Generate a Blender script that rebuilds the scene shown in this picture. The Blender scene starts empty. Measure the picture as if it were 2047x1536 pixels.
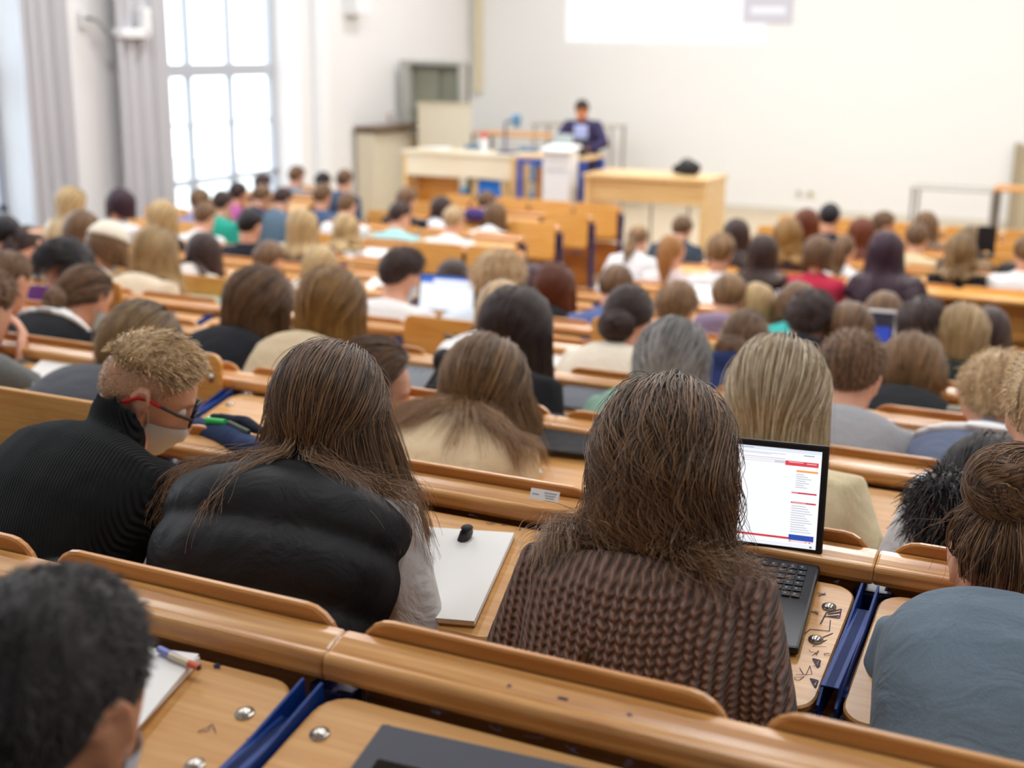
import bpy, bmesh, math, random
import numpy as np
from mathutils import Vector, Matrix, Euler
from mathutils.bvhtree import BVHTree

sc = bpy.context.scene
col = sc.collection
R = math.radians
random.seed(7)
RNG = np.random.default_rng(11)

# ------------------------------------------------------------------ camera, sky, lamps, exposure
F_PX, CX, CY = 2553.0, 1023.5, 768.0
PITCH, YAW, ROLL = R(14.78), R(25.35), R(0.57)
_c, _s = math.cos(YAW), math.sin(YAW)
FW = Vector((-_s * math.cos(PITCH), _c * math.cos(PITCH), -math.sin(PITCH)))
_r = Vector((_c, _s, 0)); _u = _r.cross(FW)
RT = _r * math.cos(ROLL) + _u * math.sin(ROLL)
UP = -_r * math.sin(ROLL) + _u * math.cos(ROLL)
cam = bpy.data.cameras.new('camera'); camo = bpy.data.objects.new('camera', cam); col.objects.link(camo)
cam.sensor_fit = 'HORIZONTAL'; cam.sensor_width = 36.0; cam.lens = 36.0 * F_PX / 2047.0
cam.clip_start = 0.05; cam.clip_end = 120
camo.matrix_world = Matrix(((RT.x, UP.x, -FW.x, 0), (RT.y, UP.y, -FW.y, 0), (RT.z, UP.z, -FW.z, 0), (0, 0, 0, 1)))
cam.dof.use_dof = True; cam.dof.focus_distance = 2.15; cam.dof.aperture_fstop = 2.7
sc.camera = camo

world = bpy.data.worlds.new('overcast_sky'); sc.world = world; world.use_nodes = True
bg = world.node_tree.nodes['Background']; bg.inputs[0].default_value = (0.86, 0.93, 1.0, 1); bg.inputs[1].default_value = 3.6

sc.view_settings.view_transform = 'Standard'; sc.view_settings.look = 'None'
sc.view_settings.exposure = 0.42; sc.view_settings.gamma = 1.0; sc.view_settings.use_curve_mapping = False
cy = sc.cycles
cy.use_denoising = True
cy.max_bounces = 7; cy.diffuse_bounces = 4; cy.glossy_bounces = 3; cy.transmission_bounces = 4; cy.transparent_max_bounces = 6
cy.caustics_reflective = False; cy.caustics_refractive = False
cy.sample_clamp_indirect = 8.0

XL, YW = -10.0, 19.4            # window wall, projection wall
XR, YB, ZC = 6.5, -3.5, 3.3     # far side wall, rear wall, ceiling
WINDOWS = [(2.9, 5.9), (6.75, 8.9), (10.35, 13.7)]   # Y ranges of the openings in the window wall (filled in below)

def area_light(name, loc, rot, sx, sy, power, color=(1, 1, 1), portal=False):
    l = bpy.data.lights.new(name, 'AREA'); l.shape = 'RECTANGLE'; l.size = sx; l.size_y = sy; l.energy = power; l.color = color
    o = bpy.data.objects.new(name, l); col.objects.link(o); o.location = loc; o.rotation_euler = rot
    if portal: l.cycles.is_portal = True
    return o

# ------------------------------------------------------------------ helpers
def at(x, y, Y):
    d = FW + RT * ((x - CX) / F_PX) - UP * ((y - CY) / F_PX)
    return d * (Y / d.y)
def atX(x, y, X):
    d = FW + RT * ((x - CX) / F_PX) - UP * ((y - CY) / F_PX)
    return d * (X / d.x)
def atZ(x, y, Z):
    d = FW + RT * ((x - CX) / F_PX) - UP * ((y - CY) / F_PX)
    return d * (Z / d.z)
def depth(p): return Vector(p).dot(FW)
def px(p):
    p = Vector(p); z = p.dot(FW)
    return (CX + F_PX * p.dot(RT) / z, CY - F_PX * p.dot(UP) / z)

def tag(o, label=None, cat=None, group=None, kind=None):
    if label: o['label'] = label
    if cat: o['category'] = cat
    if group: o['group'] = group
    if kind: o['kind'] = kind
    return o
def empty(name, loc=(0, 0, 0), rz=0, label=None, cat=None, group=None):
    o = bpy.data.objects.new(name, None); col.objects.link(o); o.location = loc; o.rotation_euler = (0, 0, rz)
    o.empty_display_size = 0.1
    return tag(o, label, cat, group)
def link(name, me, mat=None, parent=None, loc=None, rot=None):
    o = bpy.data.objects.new(name, me); col.objects.link(o)
    if mat is not None and hasattr(me, 'materials') and len(me.materials) == 0: me.materials.append(mat)
    if mat is not None and len(me.materials) and me.materials[0] is not mat:
        o.material_slots[0].link = 'OBJECT'; o.material_slots[0].material = mat
    if parent: o.parent = parent
    if loc is not None: o.location = loc
    if rot is not None: o.rotation_euler = rot
    return o
def smooth(me):
    me.polygons.foreach_set('use_smooth', [True] * len(me.polygons)); return me

class MB:
    """collects shapes into one bmesh"""
    def __init__(s): s.bm = bmesh.new(); s.mi = 0
    def box(s, c, d, bev=0.0, rot=None):
        n0 = len(s.bm.verts)
        r = bmesh.ops.create_cube(s.bm, size=1.0); vs = r['verts']
        for v in vs: v.co = Vector((v.co.x * d[0], v.co.y * d[1], v.co.z * d[2]))
        if bev > 0:
            es = list({e for v in vs for e in v.link_edges})
            rb = bmesh.ops.bevel(s.bm, geom=es, offset=min(bev, min(d) * .49), segments=2, affect='EDGES', profile=0.5)
            s.bm.verts.ensure_lookup_table(); vs = s.bm.verts[n0:]
        vs = list(vs)
        M = Matrix.Translation(c)
        if rot is not None: M = M @ (rot if isinstance(rot, Matrix) else Euler(rot).to_matrix().to_4x4())
        bmesh.ops.transform(s.bm, matrix=M, verts=vs)
        for v in vs:
            for f in v.link_faces: f.material_index = s.mi
        return s
    def cyl(s, p0, p1, r0, r1=None, n=14, caps=True):
        p0, p1 = Vector(p0), Vector(p1); d = p1 - p0; r1 = r0 if r1 is None else r1
        M = Matrix.Translation((p0 + p1) / 2) @ d.to_track_quat('Z', 'Y').to_matrix().to_4x4()
        r = bmesh.ops.create_cone(s.bm, cap_ends=caps, segments=n, radius1=r0, radius2=r1, depth=d.length, matrix=M)
        for v in r['verts']:
            for f in v.link_faces: f.material_index = s.mi
        return s
    def ball(s, c, rad, n=12, rot=None):
        if not hasattr(rad, '__len__'): rad = (rad,) * 3
        M = Matrix.Translation(c) @ (Euler(rot).to_matrix().to_4x4() if rot else Matrix.Identity(4)) @ Matrix.Diagonal((*rad, 1))
        r = bmesh.ops.create_uvsphere(s.bm, u_segments=n * 2, v_segments=n, radius=1, matrix=M)
        for v in r['verts']:
            for f in v.link_faces: f.material_index = s.mi
        return s
    def raw(s, verts, faces):
        vs = [s.bm.verts.new(v) for v in verts]
        for f in faces:
            try: s.bm.faces.new([vs[i] for i in f]).material_index = s.mi
            except ValueError: pass
        return s
    def prism(s, outline, depth_vec):
        """outline: list of 3D points (planar), extruded by a vector"""
        n = len(outline); dv = Vector(depth_vec)
        vs = [Vector(p) for p in outline] + [Vector(p) + dv for p in outline]
        fs = [list(range(n))[::-1], [n + i for i in range(n)]] + [[i, (i + 1) % n, n + (i + 1) % n, n + i] for i in range(n)]
        return s.raw(vs, fs)
    def tube(s, pts, r, n=8):
        pts = [Vector(p) for p in pts]; m = len(pts); rs = r if hasattr(r, '__len__') else [r] * m
        rings = []
        for i, p in enumerate(pts):
            t = (pts[min(i + 1, m - 1)] - pts[max(i - 1, 0)]).normalized()
            a = t.orthogonal().normalized() if i == 0 else (pa - t * pa.dot(t)).normalized()
            pa = a; b = t.cross(a)
            rings.append([p + (a * math.cos(2 * math.pi * k / n) + b * math.sin(2 * math.pi * k / n)) * rs[i] for k in range(n)])
        vs = [v for rg in rings for v in rg]
        fs = [[i * n + k, i * n + (k + 1) % n, (i + 1) * n + (k + 1) % n, (i + 1) * n + k] for i in range(m - 1) for k in range(n)]
        fs += [list(range(n))[::-1], [(m - 1) * n + k for k in range(n)]]
        return s.raw(vs, fs)
    def mesh(s, name='mesh', mats=(), sm=False, recalc=True):
        if recalc: bmesh.ops.recalc_face_normals(s.bm, faces=s.bm.faces[:])
        me = bpy.data.meshes.new(name); s.bm.to_mesh(me); s.bm.free()
        for m in mats: me.materials.append(m)
        if sm: smooth(me)
        return me
    def obj(s, name, mats, parent=None, sm=False, loc=None, rot=None):
        if not isinstance(mats, (list, tuple)): mats = [mats]
        me = s.mesh(name, mats, sm)
        o = bpy.data.objects.new(name, me); col.objects.link(o)
        if parent: o.parent = parent
        if loc is not None: o.location = loc
        if rot is not None: o.rotation_euler = rot
        return o

def rounded_rect(w, h, r, n=5, corners=(1, 1, 1, 1)):
    """outline in the XZ-like plane as 2D list, counter clockwise from lower left"""
    pts = []
    for (cx_, cz_, a0, on) in ((-w / 2, -h / 2, 180, corners[0]), (w / 2, -h / 2, 270, corners[1]), (w / 2, h / 2, 0, corners[2]), (-w / 2, h / 2, 90, corners[3])):
        rr = r if on else 1e-4
        ccx = cx_ + (rr if cx_ < 0 else -rr); ccz = cz_ + (rr if cz_ < 0 else -rr)
        for i in range(n if on else 1):
            a = R(a0 + 90 * i / max(1, n - 1)) if on else R(a0 + 45)
            pts.append((ccx + rr * math.cos(a), ccz + rr * math.sin(a)))
    return pts

# ------------------------------------------------------------------ materials
def lin(c):
    if isinstance(c, str):
        c = [int(c[i:i + 2], 16) / 255 for i in (0, 2, 4)]
    return tuple((v / 12.92 if v <= 0.04045 else ((v + 0.055) / 1.055) ** 2.4) for v in c) + (1,)
MATS = {}
def new_mat(name):
    m = bpy.data.materials.new(name); m.use_nodes = True
    nt = m.node_tree; b = nt.nodes['Principled BSDF']
    return m, nt, b
def N(nt, t, **kw):
    n = nt.nodes.new(t)
    for k, v in kw.items(): setattr(n, k, v)
    return n
def plain(name, colr, rough=0.5, metal=0.0, emit=0.0, noise=0.06, nscale=30, bump=0.0, bscale=60, spec=0.5, coat=0.0, sheen=0.0):
    if name in MATS: return MATS[name]
    m, nt, b = new_mat(name); L = nt.links.new
    c = lin(colr)
    b.inputs['Roughness'].default_value = rough; b.inputs['Metallic'].default_value = metal
    b.inputs['Specular IOR Level'].default_value = spec; b.inputs['Coat Weight'].default_value = coat
    if sheen: b.inputs['Sheen Weight'].default_value = sheen; b.inputs['Sheen Roughness'].default_value = 0.5
    tc = N(nt, 'ShaderNodeTexCoord')
    nz = N(nt, 'ShaderNodeTexNoise'); nz.inputs['Scale'].default_value = nscale; nz.inputs['Detail'].default_value = 3
    L(tc.outputs['Object'], nz.inputs['Vector'])
    mx = N(nt, 'ShaderNodeMix', data_type='RGBA'); mx.inputs[0].default_value = 0.5
    mx.inputs[6].default_value = tuple(max(0, v * (1 - noise)) for v in c[:3]) + (1,)
    mx.inputs[7].default_value = tuple(min(1, v * (1 + noise)) for v in c[:3]) + (1,)
    L(nz.outputs['Fac'], mx.inputs[0]); L(mx.outputs[2], b.inputs['Base Color'])
    if bump:
        n2 = N(nt, 'ShaderNodeTexNoise'); n2.inputs['Scale'].default_value = bscale; n2.inputs['Detail'].default_value = 4
        L(tc.outputs['Object'], n2.inputs['Vector'])
        bp = N(nt, 'ShaderNodeBump'); bp.inputs['Strength'].default_value = bump; bp.inputs['Distance'].default_value = 0.01
        L(n2.outputs['Fac'], bp.inputs['Height']); L(bp.outputs['Normal'], b.inputs['Normal'])
    if emit:
        b.inputs['Emission Color'].default_value = c; b.inputs['Emission Strength'].default_value = emit
        mx.inputs[6].default_value = mx.inputs[7].default_value = (.03, .03, .03, 1)
    MATS[name] = m
    return m

def wood(name, c1, c2, axis=0, scale=1.0, rough=0.33, wear=0.35, coat=0.25):
    """fine grained varnished beech, grain runs along the given object axis"""
    if name in MATS: return MATS[name]
    m, nt, b = new_mat(name); L = nt.links.new
    tc = N(nt, 'ShaderNodeTexCoord'); mp = N(nt, 'ShaderNodeMapping')
    sv = [34 * scale] * 3; sv[axis] = 1.6 * scale; mp.inputs['Scale'].default_value = sv
    oi = N(nt, 'ShaderNodeObjectInfo'); va = N(nt, 'ShaderNodeVectorMath', operation='MULTIPLY_ADD')
    cmb = N(nt, 'ShaderNodeCombineXYZ')
    L(oi.outputs['Random'], cmb.inputs[0]); L(oi.outputs['Random'], cmb.inputs[1]); L(oi.outputs['Random'], cmb.inputs[2])
    va.inputs[1].default_value = (9, 9, 9); L(cmb.outputs[0], va.inputs[0]); L(tc.outputs['Object'], va.inputs[2])
    L(va.outputs[0], mp.inputs['Vector'])
    nz = N(nt, 'ShaderNodeTexNoise'); nz.inputs['Scale'].default_value = 2.2; nz.inputs['Detail'].default_value = 5; nz.inputs['Distortion'].default_value = 0.6
    L(mp.outputs[0], nz.inputs['Vector'])
    rp = N(nt, 'ShaderNodeValToRGB'); rp.color_ramp.elements[0].color = lin(c1); rp.color_ramp.elements[1].color = lin(c2)
    rp.color_ramp.elements[0].position = 0.32; rp.color_ramp.elements[1].position = 0.68
    L(nz.outputs['Fac'], rp.inputs[0])
    big = N(nt, 'ShaderNodeTexNoise'); big.inputs['Scale'].default_value = 4.5; big.inputs['Detail'].default_value = 4; L(va.outputs[0], big.inputs['Vector'])
    mr = N(nt, 'ShaderNodeMapRange'); mr.inputs[1].default_value = 0.58; mr.inputs[2].default_value = 0.8; mr.inputs[3].default_value = 0; mr.inputs[4].default_value = wear
    L(big.outputs['Fac'], mr.inputs[0])
    mx = N(nt, 'ShaderNodeMix', data_type='RGBA'); L(mr.outputs[0], mx.inputs[0]); L(rp.outputs[0], mx.inputs[6])
    mx.inputs[7].default_value = tuple(v * 0.55 for v in lin(c1)[:3]) + (1,)
    hv = N(nt, 'ShaderNodeHueSaturation'); mr2 = N(nt, 'ShaderNodeMapRange'); mr2.inputs[3].default_value = 0.93; mr2.inputs[4].default_value = 1.06
    L(oi.outputs['Random'], mr2.inputs[0]); L(mr2.outputs[0], hv.inputs['Value']); L(mx.outputs[2], hv.inputs['Color'])
    L(hv.outputs[0], b.inputs['Base Color'])
    b.inputs['Roughness'].default_value = rough; b.inputs['Coat Weight'].default_value = coat; b.inputs['Coat Roughness'].default_value = 0.2
    bp = N(nt, 'ShaderNodeBump'); bp.inputs['Strength'].default_value = 0.06; bp.inputs['Distance'].default_value = 0.002
    L(nz.outputs['Fac'], bp.inputs['Height']); L(bp.outputs['Normal'], b.inputs['Normal'])
    MATS[name] = m
    return m

def cloth(name, colr, kind='plain', rough=0.85, var=0.12, bump=0.35, scale=1.0):
    if name in MATS: return MATS[name]
    m, nt, b = new_mat(name); L = nt.links.new
    c = lin(colr)
    b.inputs['Roughness'].default_value = rough; b.inputs['Specular IOR Level'].default_value = 0.25
    b.inputs['Sheen Weight'].default_value = 0.0 if sum(c[:3]) < 0.2 else 0.15; b.inputs['Sheen Roughness'].default_value = 0.4
    tc = N(nt, 'ShaderNodeTexCoord')
    nz = N(nt, 'ShaderNodeTexNoise'); nz.inputs['Scale'].default_value = 320 * scale; nz.inputs['Detail'].default_value = 2; L(tc.outputs['Object'], nz.inputs['Vector'])
    mx = N(nt, 'ShaderNodeMix', data_type='RGBA'); L(nz.outputs['Fac'], mx.inputs[0])
    mx.inputs[6].default_value = tuple(v * (1 - var * 1.6) for v in c[:3]) + (1,); mx.inputs[7].default_value = tuple(min(1, v * (1 + var * 1.6)) for v in c[:3]) + (1,)
    L(mx.outputs[2], b.inputs['Base Color'])
    wr = N(nt, 'ShaderNodeTexNoise'); wr.inputs['Scale'].default_value = 9 * scale; wr.inputs['Detail'].default_value = 3; wr.inputs['Distortion'].default_value = 1.2
    L(tc.outputs['Object'], wr.inputs['Vector'])
    b1 = N(nt, 'ShaderNodeBump'); b1.inputs['Strength'].default_value = bump; b1.inputs['Distance'].default_value = 0.03
    L(wr.outputs['Fac'], b1.inputs['Height'])
    last = b1
    if kind in ('rib', 'knit'):
        sep = N(nt, 'ShaderNodeSeparateXYZ'); L(tc.outputs['Object'], sep.inputs[0])
        def mathn(op, a, bb=None):
            n = N(nt, 'ShaderNodeMath', operation=op)
            for i, v in enumerate((a, bb)):
                if v is None: continue
                if isinstance(v, (int, float)): n.inputs[i].default_value = v
                else: L(v, n.inputs[i])
            return n.outputs[0]
        if kind == 'rib':
            ph = mathn('MULTIPLY', mathn('ADD', sep.outputs[0], mathn('MULTIPLY', sep.outputs[2], 0.45)), 900)
            h = mathn('SINE', ph)
            d = 0.0022
            fac = h
        else:
            # thick rope-like ribs with slanted stitches
            xx = mathn('MULTIPLY', mathn('ADD', sep.outputs[0], mathn('MULTIPLY', wr.outputs['Fac'], 0.02)), 2 * math.pi / 0.0155)
            ribs = mathn('SINE', xx)
            ab = mathn('ABSOLUTE', mathn('SINE', mathn('MULTIPLY', xx, 0.5)))
            zz = mathn('MULTIPLY', mathn('SUBTRACT', sep.outputs[2], mathn('MULTIPLY', sep.outputs[1], 0.4)), 2 * math.pi / 0.0105)
            st = mathn('SINE', mathn('ADD', zz, mathn('MULTIPLY', ab, 2.6)))
            h = mathn('ADD', mathn('MULTIPLY', ribs, 0.75), mathn('MULTIPLY', st, 0.45))
            d = 0.006
            fac = h
        b2 = N(nt, 'ShaderNodeBump'); b2.inputs['Strength'].default_value = 0.9; b2.inputs['Distance'].default_value = d
        L(h, b2.inputs['Height']); L(b1.outputs[0], b2.inputs['Normal']); last = b2
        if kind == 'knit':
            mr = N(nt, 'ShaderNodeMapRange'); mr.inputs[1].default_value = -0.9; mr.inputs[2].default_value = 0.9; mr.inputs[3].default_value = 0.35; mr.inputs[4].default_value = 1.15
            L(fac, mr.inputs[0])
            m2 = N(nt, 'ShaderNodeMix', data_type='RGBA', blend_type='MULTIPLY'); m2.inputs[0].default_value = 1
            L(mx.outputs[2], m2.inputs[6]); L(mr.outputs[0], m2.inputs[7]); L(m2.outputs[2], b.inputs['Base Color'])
    else:
        b2 = N(nt, 'ShaderNodeBump'); b2.inputs['Strength'].default_value = 0.25; b2.inputs['Distance'].default_value = 0.002
        L(nz.outputs['Fac'], b2.inputs['Height']); L(b1.outputs[0], b2.inputs['Normal']); last = b2
    L(last.outputs[0], b.inputs['Normal'])
    MATS[name] = m
    return m

def skin(name, colr):
    if name in MATS: return MATS[name]
    m, nt, b = new_mat(name); L = nt.links.new
    c = lin(colr)
    tc = N(nt, 'ShaderNodeTexCoord'); nz = N(nt, 'ShaderNodeTexNoise'); nz.inputs['Scale'].default_value = 22; nz.inputs['Detail'].default_value = 4
    L(tc.outputs['Object'], nz.inputs['Vector'])
    mx = N(nt, 'ShaderNodeMix', data_type='RGBA'); L(nz.outputs['Fac'], mx.inputs[0])
    mx.inputs[6].default_value = (c[0] * .95, c[1] * .82, c[2] * .78, 1); mx.inputs[7].default_value = (min(1, c[0] * 1.05), c[1] * 1.08, c[2] * 1.1, 1)
    L(mx.outputs[2], b.inputs['Base Color']); b.inputs['Roughness'].default_value = 0.5
    b.inputs['Subsurface Weight'].default_value = 0.12; b.inputs['Subsurface Radius'].default_value = (0.012, 0.005, 0.003); b.inputs['Subsurface Scale'].default_value = 0.6
    MATS[name] = m
    return m

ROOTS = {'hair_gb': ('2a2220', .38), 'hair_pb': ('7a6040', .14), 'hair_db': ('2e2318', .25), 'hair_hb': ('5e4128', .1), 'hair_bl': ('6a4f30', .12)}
def hair_mat(name, dark, light, rough=0.38, strand=False):
    """strands: tone varies per strand and along it; shells: long streaks along the uv v direction"""
    key = name + ('_strand' if strand else '_shell')
    if key in MATS: return MATS[key]
    m, nt, b = new_mat(key); L = nt.links.new
    rp = N(nt, 'ShaderNodeValToRGB'); e = rp.color_ramp.elements
    e[0].color = lin(dark); e[1].color = lin(light); e[0].position = 0.25; e[1].position = 0.8
    if strand:
        hi = N(nt, 'ShaderNodeHairInfo')
        ml = N(nt, 'ShaderNodeMath', operation='MULTIPLY_ADD'); ml.inputs[1].default_value = 0.35
        L(hi.outputs['Intercept'], ml.inputs[0]); 
        m2 = N(nt, 'ShaderNodeMath', operation='MULTIPLY'); m2.inputs[1].default_value = 0.75; L(hi.outputs['Random'], m2.inputs[0])
        L(m2.outputs[0], ml.inputs[2]); L(ml.outputs[0], rp.inputs[0])
    else:
        uv = N(nt, 'ShaderNodeUVMap'); mp = N(nt, 'ShaderNodeMapping'); mp.inputs['Scale'].default_value = (38, 1.4, 1)
        L(uv.outputs[0], mp.inputs['Vector'])
        oi = N(nt, 'ShaderNodeObjectInfo')
        nz = N(nt, 'ShaderNodeTexNoise', noise_dimensions='4D'); nz.inputs['Scale'].default_value = 1.0; nz.inputs['Detail'].default_value = 5; nz.inputs['Roughness'].default_value = 0.7
        mw = N(nt, 'ShaderNodeMath', operation='MULTIPLY'); mw.inputs[1].default_value = 50; L(oi.outputs['Random'], mw.inputs[0]); L(mw.outputs[0], nz.inputs['W'])
        L(mp.outputs[0], nz.inputs['Vector']); L(nz.outputs['Fac'], rp.inputs[0])
        bp = N(nt, 'ShaderNodeBump'); bp.inputs['Strength'].default_value = 0.9; bp.inputs['Distance'].default_value = 0.012
        L(nz.outputs['Fac'], bp.inputs['Height']); L(bp.outputs['Normal'], b.inputs['Normal'])
        e[0].position = 0.35; e[1].position = 0.7
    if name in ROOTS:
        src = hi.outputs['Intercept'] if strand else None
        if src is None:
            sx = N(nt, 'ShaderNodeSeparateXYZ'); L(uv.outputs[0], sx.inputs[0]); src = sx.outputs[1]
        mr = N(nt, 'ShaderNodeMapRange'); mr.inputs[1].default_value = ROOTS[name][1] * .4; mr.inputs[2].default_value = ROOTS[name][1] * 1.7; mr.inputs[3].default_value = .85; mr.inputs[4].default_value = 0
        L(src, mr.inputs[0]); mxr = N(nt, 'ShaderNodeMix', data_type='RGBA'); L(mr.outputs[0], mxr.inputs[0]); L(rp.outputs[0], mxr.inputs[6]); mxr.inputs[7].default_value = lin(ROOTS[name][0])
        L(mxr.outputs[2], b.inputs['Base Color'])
    else: L(rp.outputs[0], b.inputs['Base Color'])
    b.inputs['Roughness'].default_value = rough - .04; b.inputs['Specular IOR Level'].default_value = 0.6 if strand else 0.28
    MATS[key] = m
    return m
HAIR = {  # dark, light; lit streaks are put into the light tones
    'bk': ('0d0a0c', '2a232a'), 'dk': ('1c1214', '543e38'), 'dp': ('200f1c', '4a2e3e'), 'br': ('2e1c13', '9c7755'), 'lb': ('4a3220', 'b08a60'),
    'db': ('4f3a22', 'b08f62'), 'bl': ('8a693f', 'e2c795'), 'pb': ('9a7c52', 'f8ecd0'), 'au': ('401a0c', '8a4524'), 'st': ('83532a', 'd39c62'),
    'gb': ('4d4744', 'e8e4e2'), 'gy': ('121012', '4a4444'), 'gd': ('5a3d1c', 'c09354'), 'hb': ('7a5636', 'efd2a4')}
def hmat(k, strand=False): return hair_mat('hair_' + k, HAIR[k][0], HAIR[k][1], strand=strand)

W_RAIL = wood('beech_rail', 'b97c3e', 'dda868', 0, 1.0, 0.3, 0.12, 0.35)
W_BACK = wood('beech_backrest', 'b87638', 'd99c58', 0, 1.0, 0.35, 0.1)
W_BOARD = wood('beech_board', 'ca904c', 'daa664', 0, 1.0, 0.42, 0.16, 0.15)
W_SEAT = wood('beech_seat', '9a5a26', 'bd7a3c', 0)
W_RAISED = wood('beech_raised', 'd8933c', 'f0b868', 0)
BLUE = plain('blue_enamel', '123a86', 0.5, 0.0, spec=0.3)
BLUE_D = plain('dark_blue_enamel', '16255e', 0.35)
CHROME = plain('chrome', 'cfcac2', 0.22, 0.9)
INK = plain('ink', '3a3350', 0.7)
INK2 = plain('pencil', '6b5a48', 0.8)
BLACK = plain('black_plastic', '141416', 0.45)
BLACKM = plain('black_matt', '1b1b1f', 0.7)
PAPER = plain('paper', 'f4f3f1', 0.8, noise=0.01)
WHITEP = plain('white_plastic', 'eceef0', 0.45, noise=0.02)
GREYM = plain('grey_metal', '8e8f8c', 0.4, 0.4)
# ------------------------------------------------------------------ structure
D = 0.93
ROWY = [D * (1.4 + k) for k in range(9)] + [D * v for v in (10.4, 11.3, 12.2, 13.1, 14.0)]
def Zt(Y):
    Y = Y / D
    return D * (-.785 - .135 * (Y - 1.4) if Y < 7.4 else (-1.595 - .09 * (Y - 7.4) if Y < 9.4 else -1.775))
FLOOR_DROP, SEAT_DROP = 1.02, 0.57
FZ = Zt(ROWY[9]) - FLOOR_DROP      # front floor level
PODZ = FZ + 0.25
M_WALL = plain('wall_paint', 'ebebec', 0.85, noise=0.012, nscale=1.5, bump=0.03, bscale=180)
M_WALLF = plain('wall_paint_front', 'edeeee', 0.8, noise=0.012, nscale=1.2)
M_FLOOR = plain('linoleum', '3b302a', 0.45, noise=0.12, nscale=6)
M_FLOORF = plain('front_floor', 'cdb99a', 0.35, noise=0.05, nscale=3)
M_FRAME = plain('window_frame_paint', 'b4b9c2', 0.5, noise=0.02)
M_CURT = plain('curtain_cloth', 'cfcfd4', 0.9, noise=0.05, nscale=60, bump=0.1)
M_CEIL = plain('ceiling_paint', 'f1efea', 0.9, noise=0.01)
def struct(o): o['kind'] = 'structure'; return o

# stepped floor: one slab per row, then the flat front floor
mb = MB()
edges = [-3.6] + [y - 0.02 for y in ROWY[:9]] + [9.3]
zs = [Zt(ROWY[0]) - FLOOR_DROP + 0.125] + [Zt(y) - FLOOR_DROP for y in ROWY[:9]]
for i in range(len(zs)):
    y0, y1 = edges[i], edges[i + 1]
    mb.box(((XL + XR) / 2, (y0 + y1) / 2, zs[i] - 0.25), (XR - XL, y1 - y0, 0.5))
struct(mb.obj('floor', M_FLOOR))
mb = MB(); mb.box(((XL + XR) / 2, (9.3 + YW) / 2, FZ - 0.1), (XR - XL, YW - 9.3, 0.2))
struct(mb.obj('floor_front', M_FLOORF))
mb = MB(); mb.box(((XL + XR) / 2, (13.42 + YW) / 2, (FZ + PODZ) / 2), (XR - XL, YW - 13.42, PODZ - FZ), 0.01)
struct(mb.obj('floor_platform', M_FLOORF))
mb = MB(); mb.box(((XL + XR) / 2, (YB + YW) / 2, ZC + 0.1), (XR - XL + 1, YW - YB + 1, 0.2)); struct(mb.obj('ceiling', M_CEIL))
mb = MB(); mb.box(((XL + XR) / 2, YW + 0.1, (ZC + FZ) / 2), (XR - XL + .4, 0.2, ZC - FZ)); struct(mb.obj('wall_front', M_WALLF))
mb = MB(); mb.box((XR + 0.1, (YB + YW) / 2, (ZC + FZ) / 2), (0.2, YW - YB, ZC - FZ)); struct(mb.obj('wall_right', M_WALL))
mb = MB(); mb.box(((XL + XR) / 2, YB - 0.1, (ZC + FZ) / 2), (XR - XL, 0.2, ZC - FZ)); struct(mb.obj('wall_back', M_WALL))
# window wall with three tall openings
WY = [(2.2, 5.2), (6.4, atX(40, 200, XL).y + .1), (atX(300, 200, XL).y, 14.45)]
WZ0, WZ1 = -2.25, 2.7
TH = 0.42
mb = MB(); ycur = YB
for (a, b) in WY:
    mb.box((XL - TH / 2, (ycur + a) / 2, (ZC + FZ) / 2), (TH, a - ycur, ZC - FZ)); ycur = b
    mb.box((XL - TH / 2, (a + b) / 2, (FZ + WZ0) / 2), (TH, b - a, WZ0 - FZ))
    mb.box((XL - TH / 2, (a + b) / 2, (ZC + WZ1) / 2), (TH, b - a, ZC - WZ1))
mb.box((XL - TH / 2, (ycur + YW) / 2, (ZC + FZ) / 2), (TH, YW - ycur, ZC - FZ))
wl = struct(mb.obj('wall_left', M_WALL))
mg, nt, b_ = new_mat('window_glass'); nt.nodes.remove(b_)
tr = N(nt, 'ShaderNodeBsdfTransparent'); gl = N(nt, 'ShaderNodeBsdfGlossy'); gl.inputs['Roughness'].default_value = 0.02
mxs = N(nt, 'ShaderNodeMixShader'); mxs.inputs[0].default_value = 0.06
tr.inputs[0].default_value = (0.95, 0.97, 0.98, 1)
nt.links.new(tr.outputs[0], mxs.inputs[1]); nt.links.new(gl.outputs[0], mxs.inputs[2]); nt.links.new(mxs.outputs[0], nt.nodes['Material Output'].inputs[0])
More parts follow.
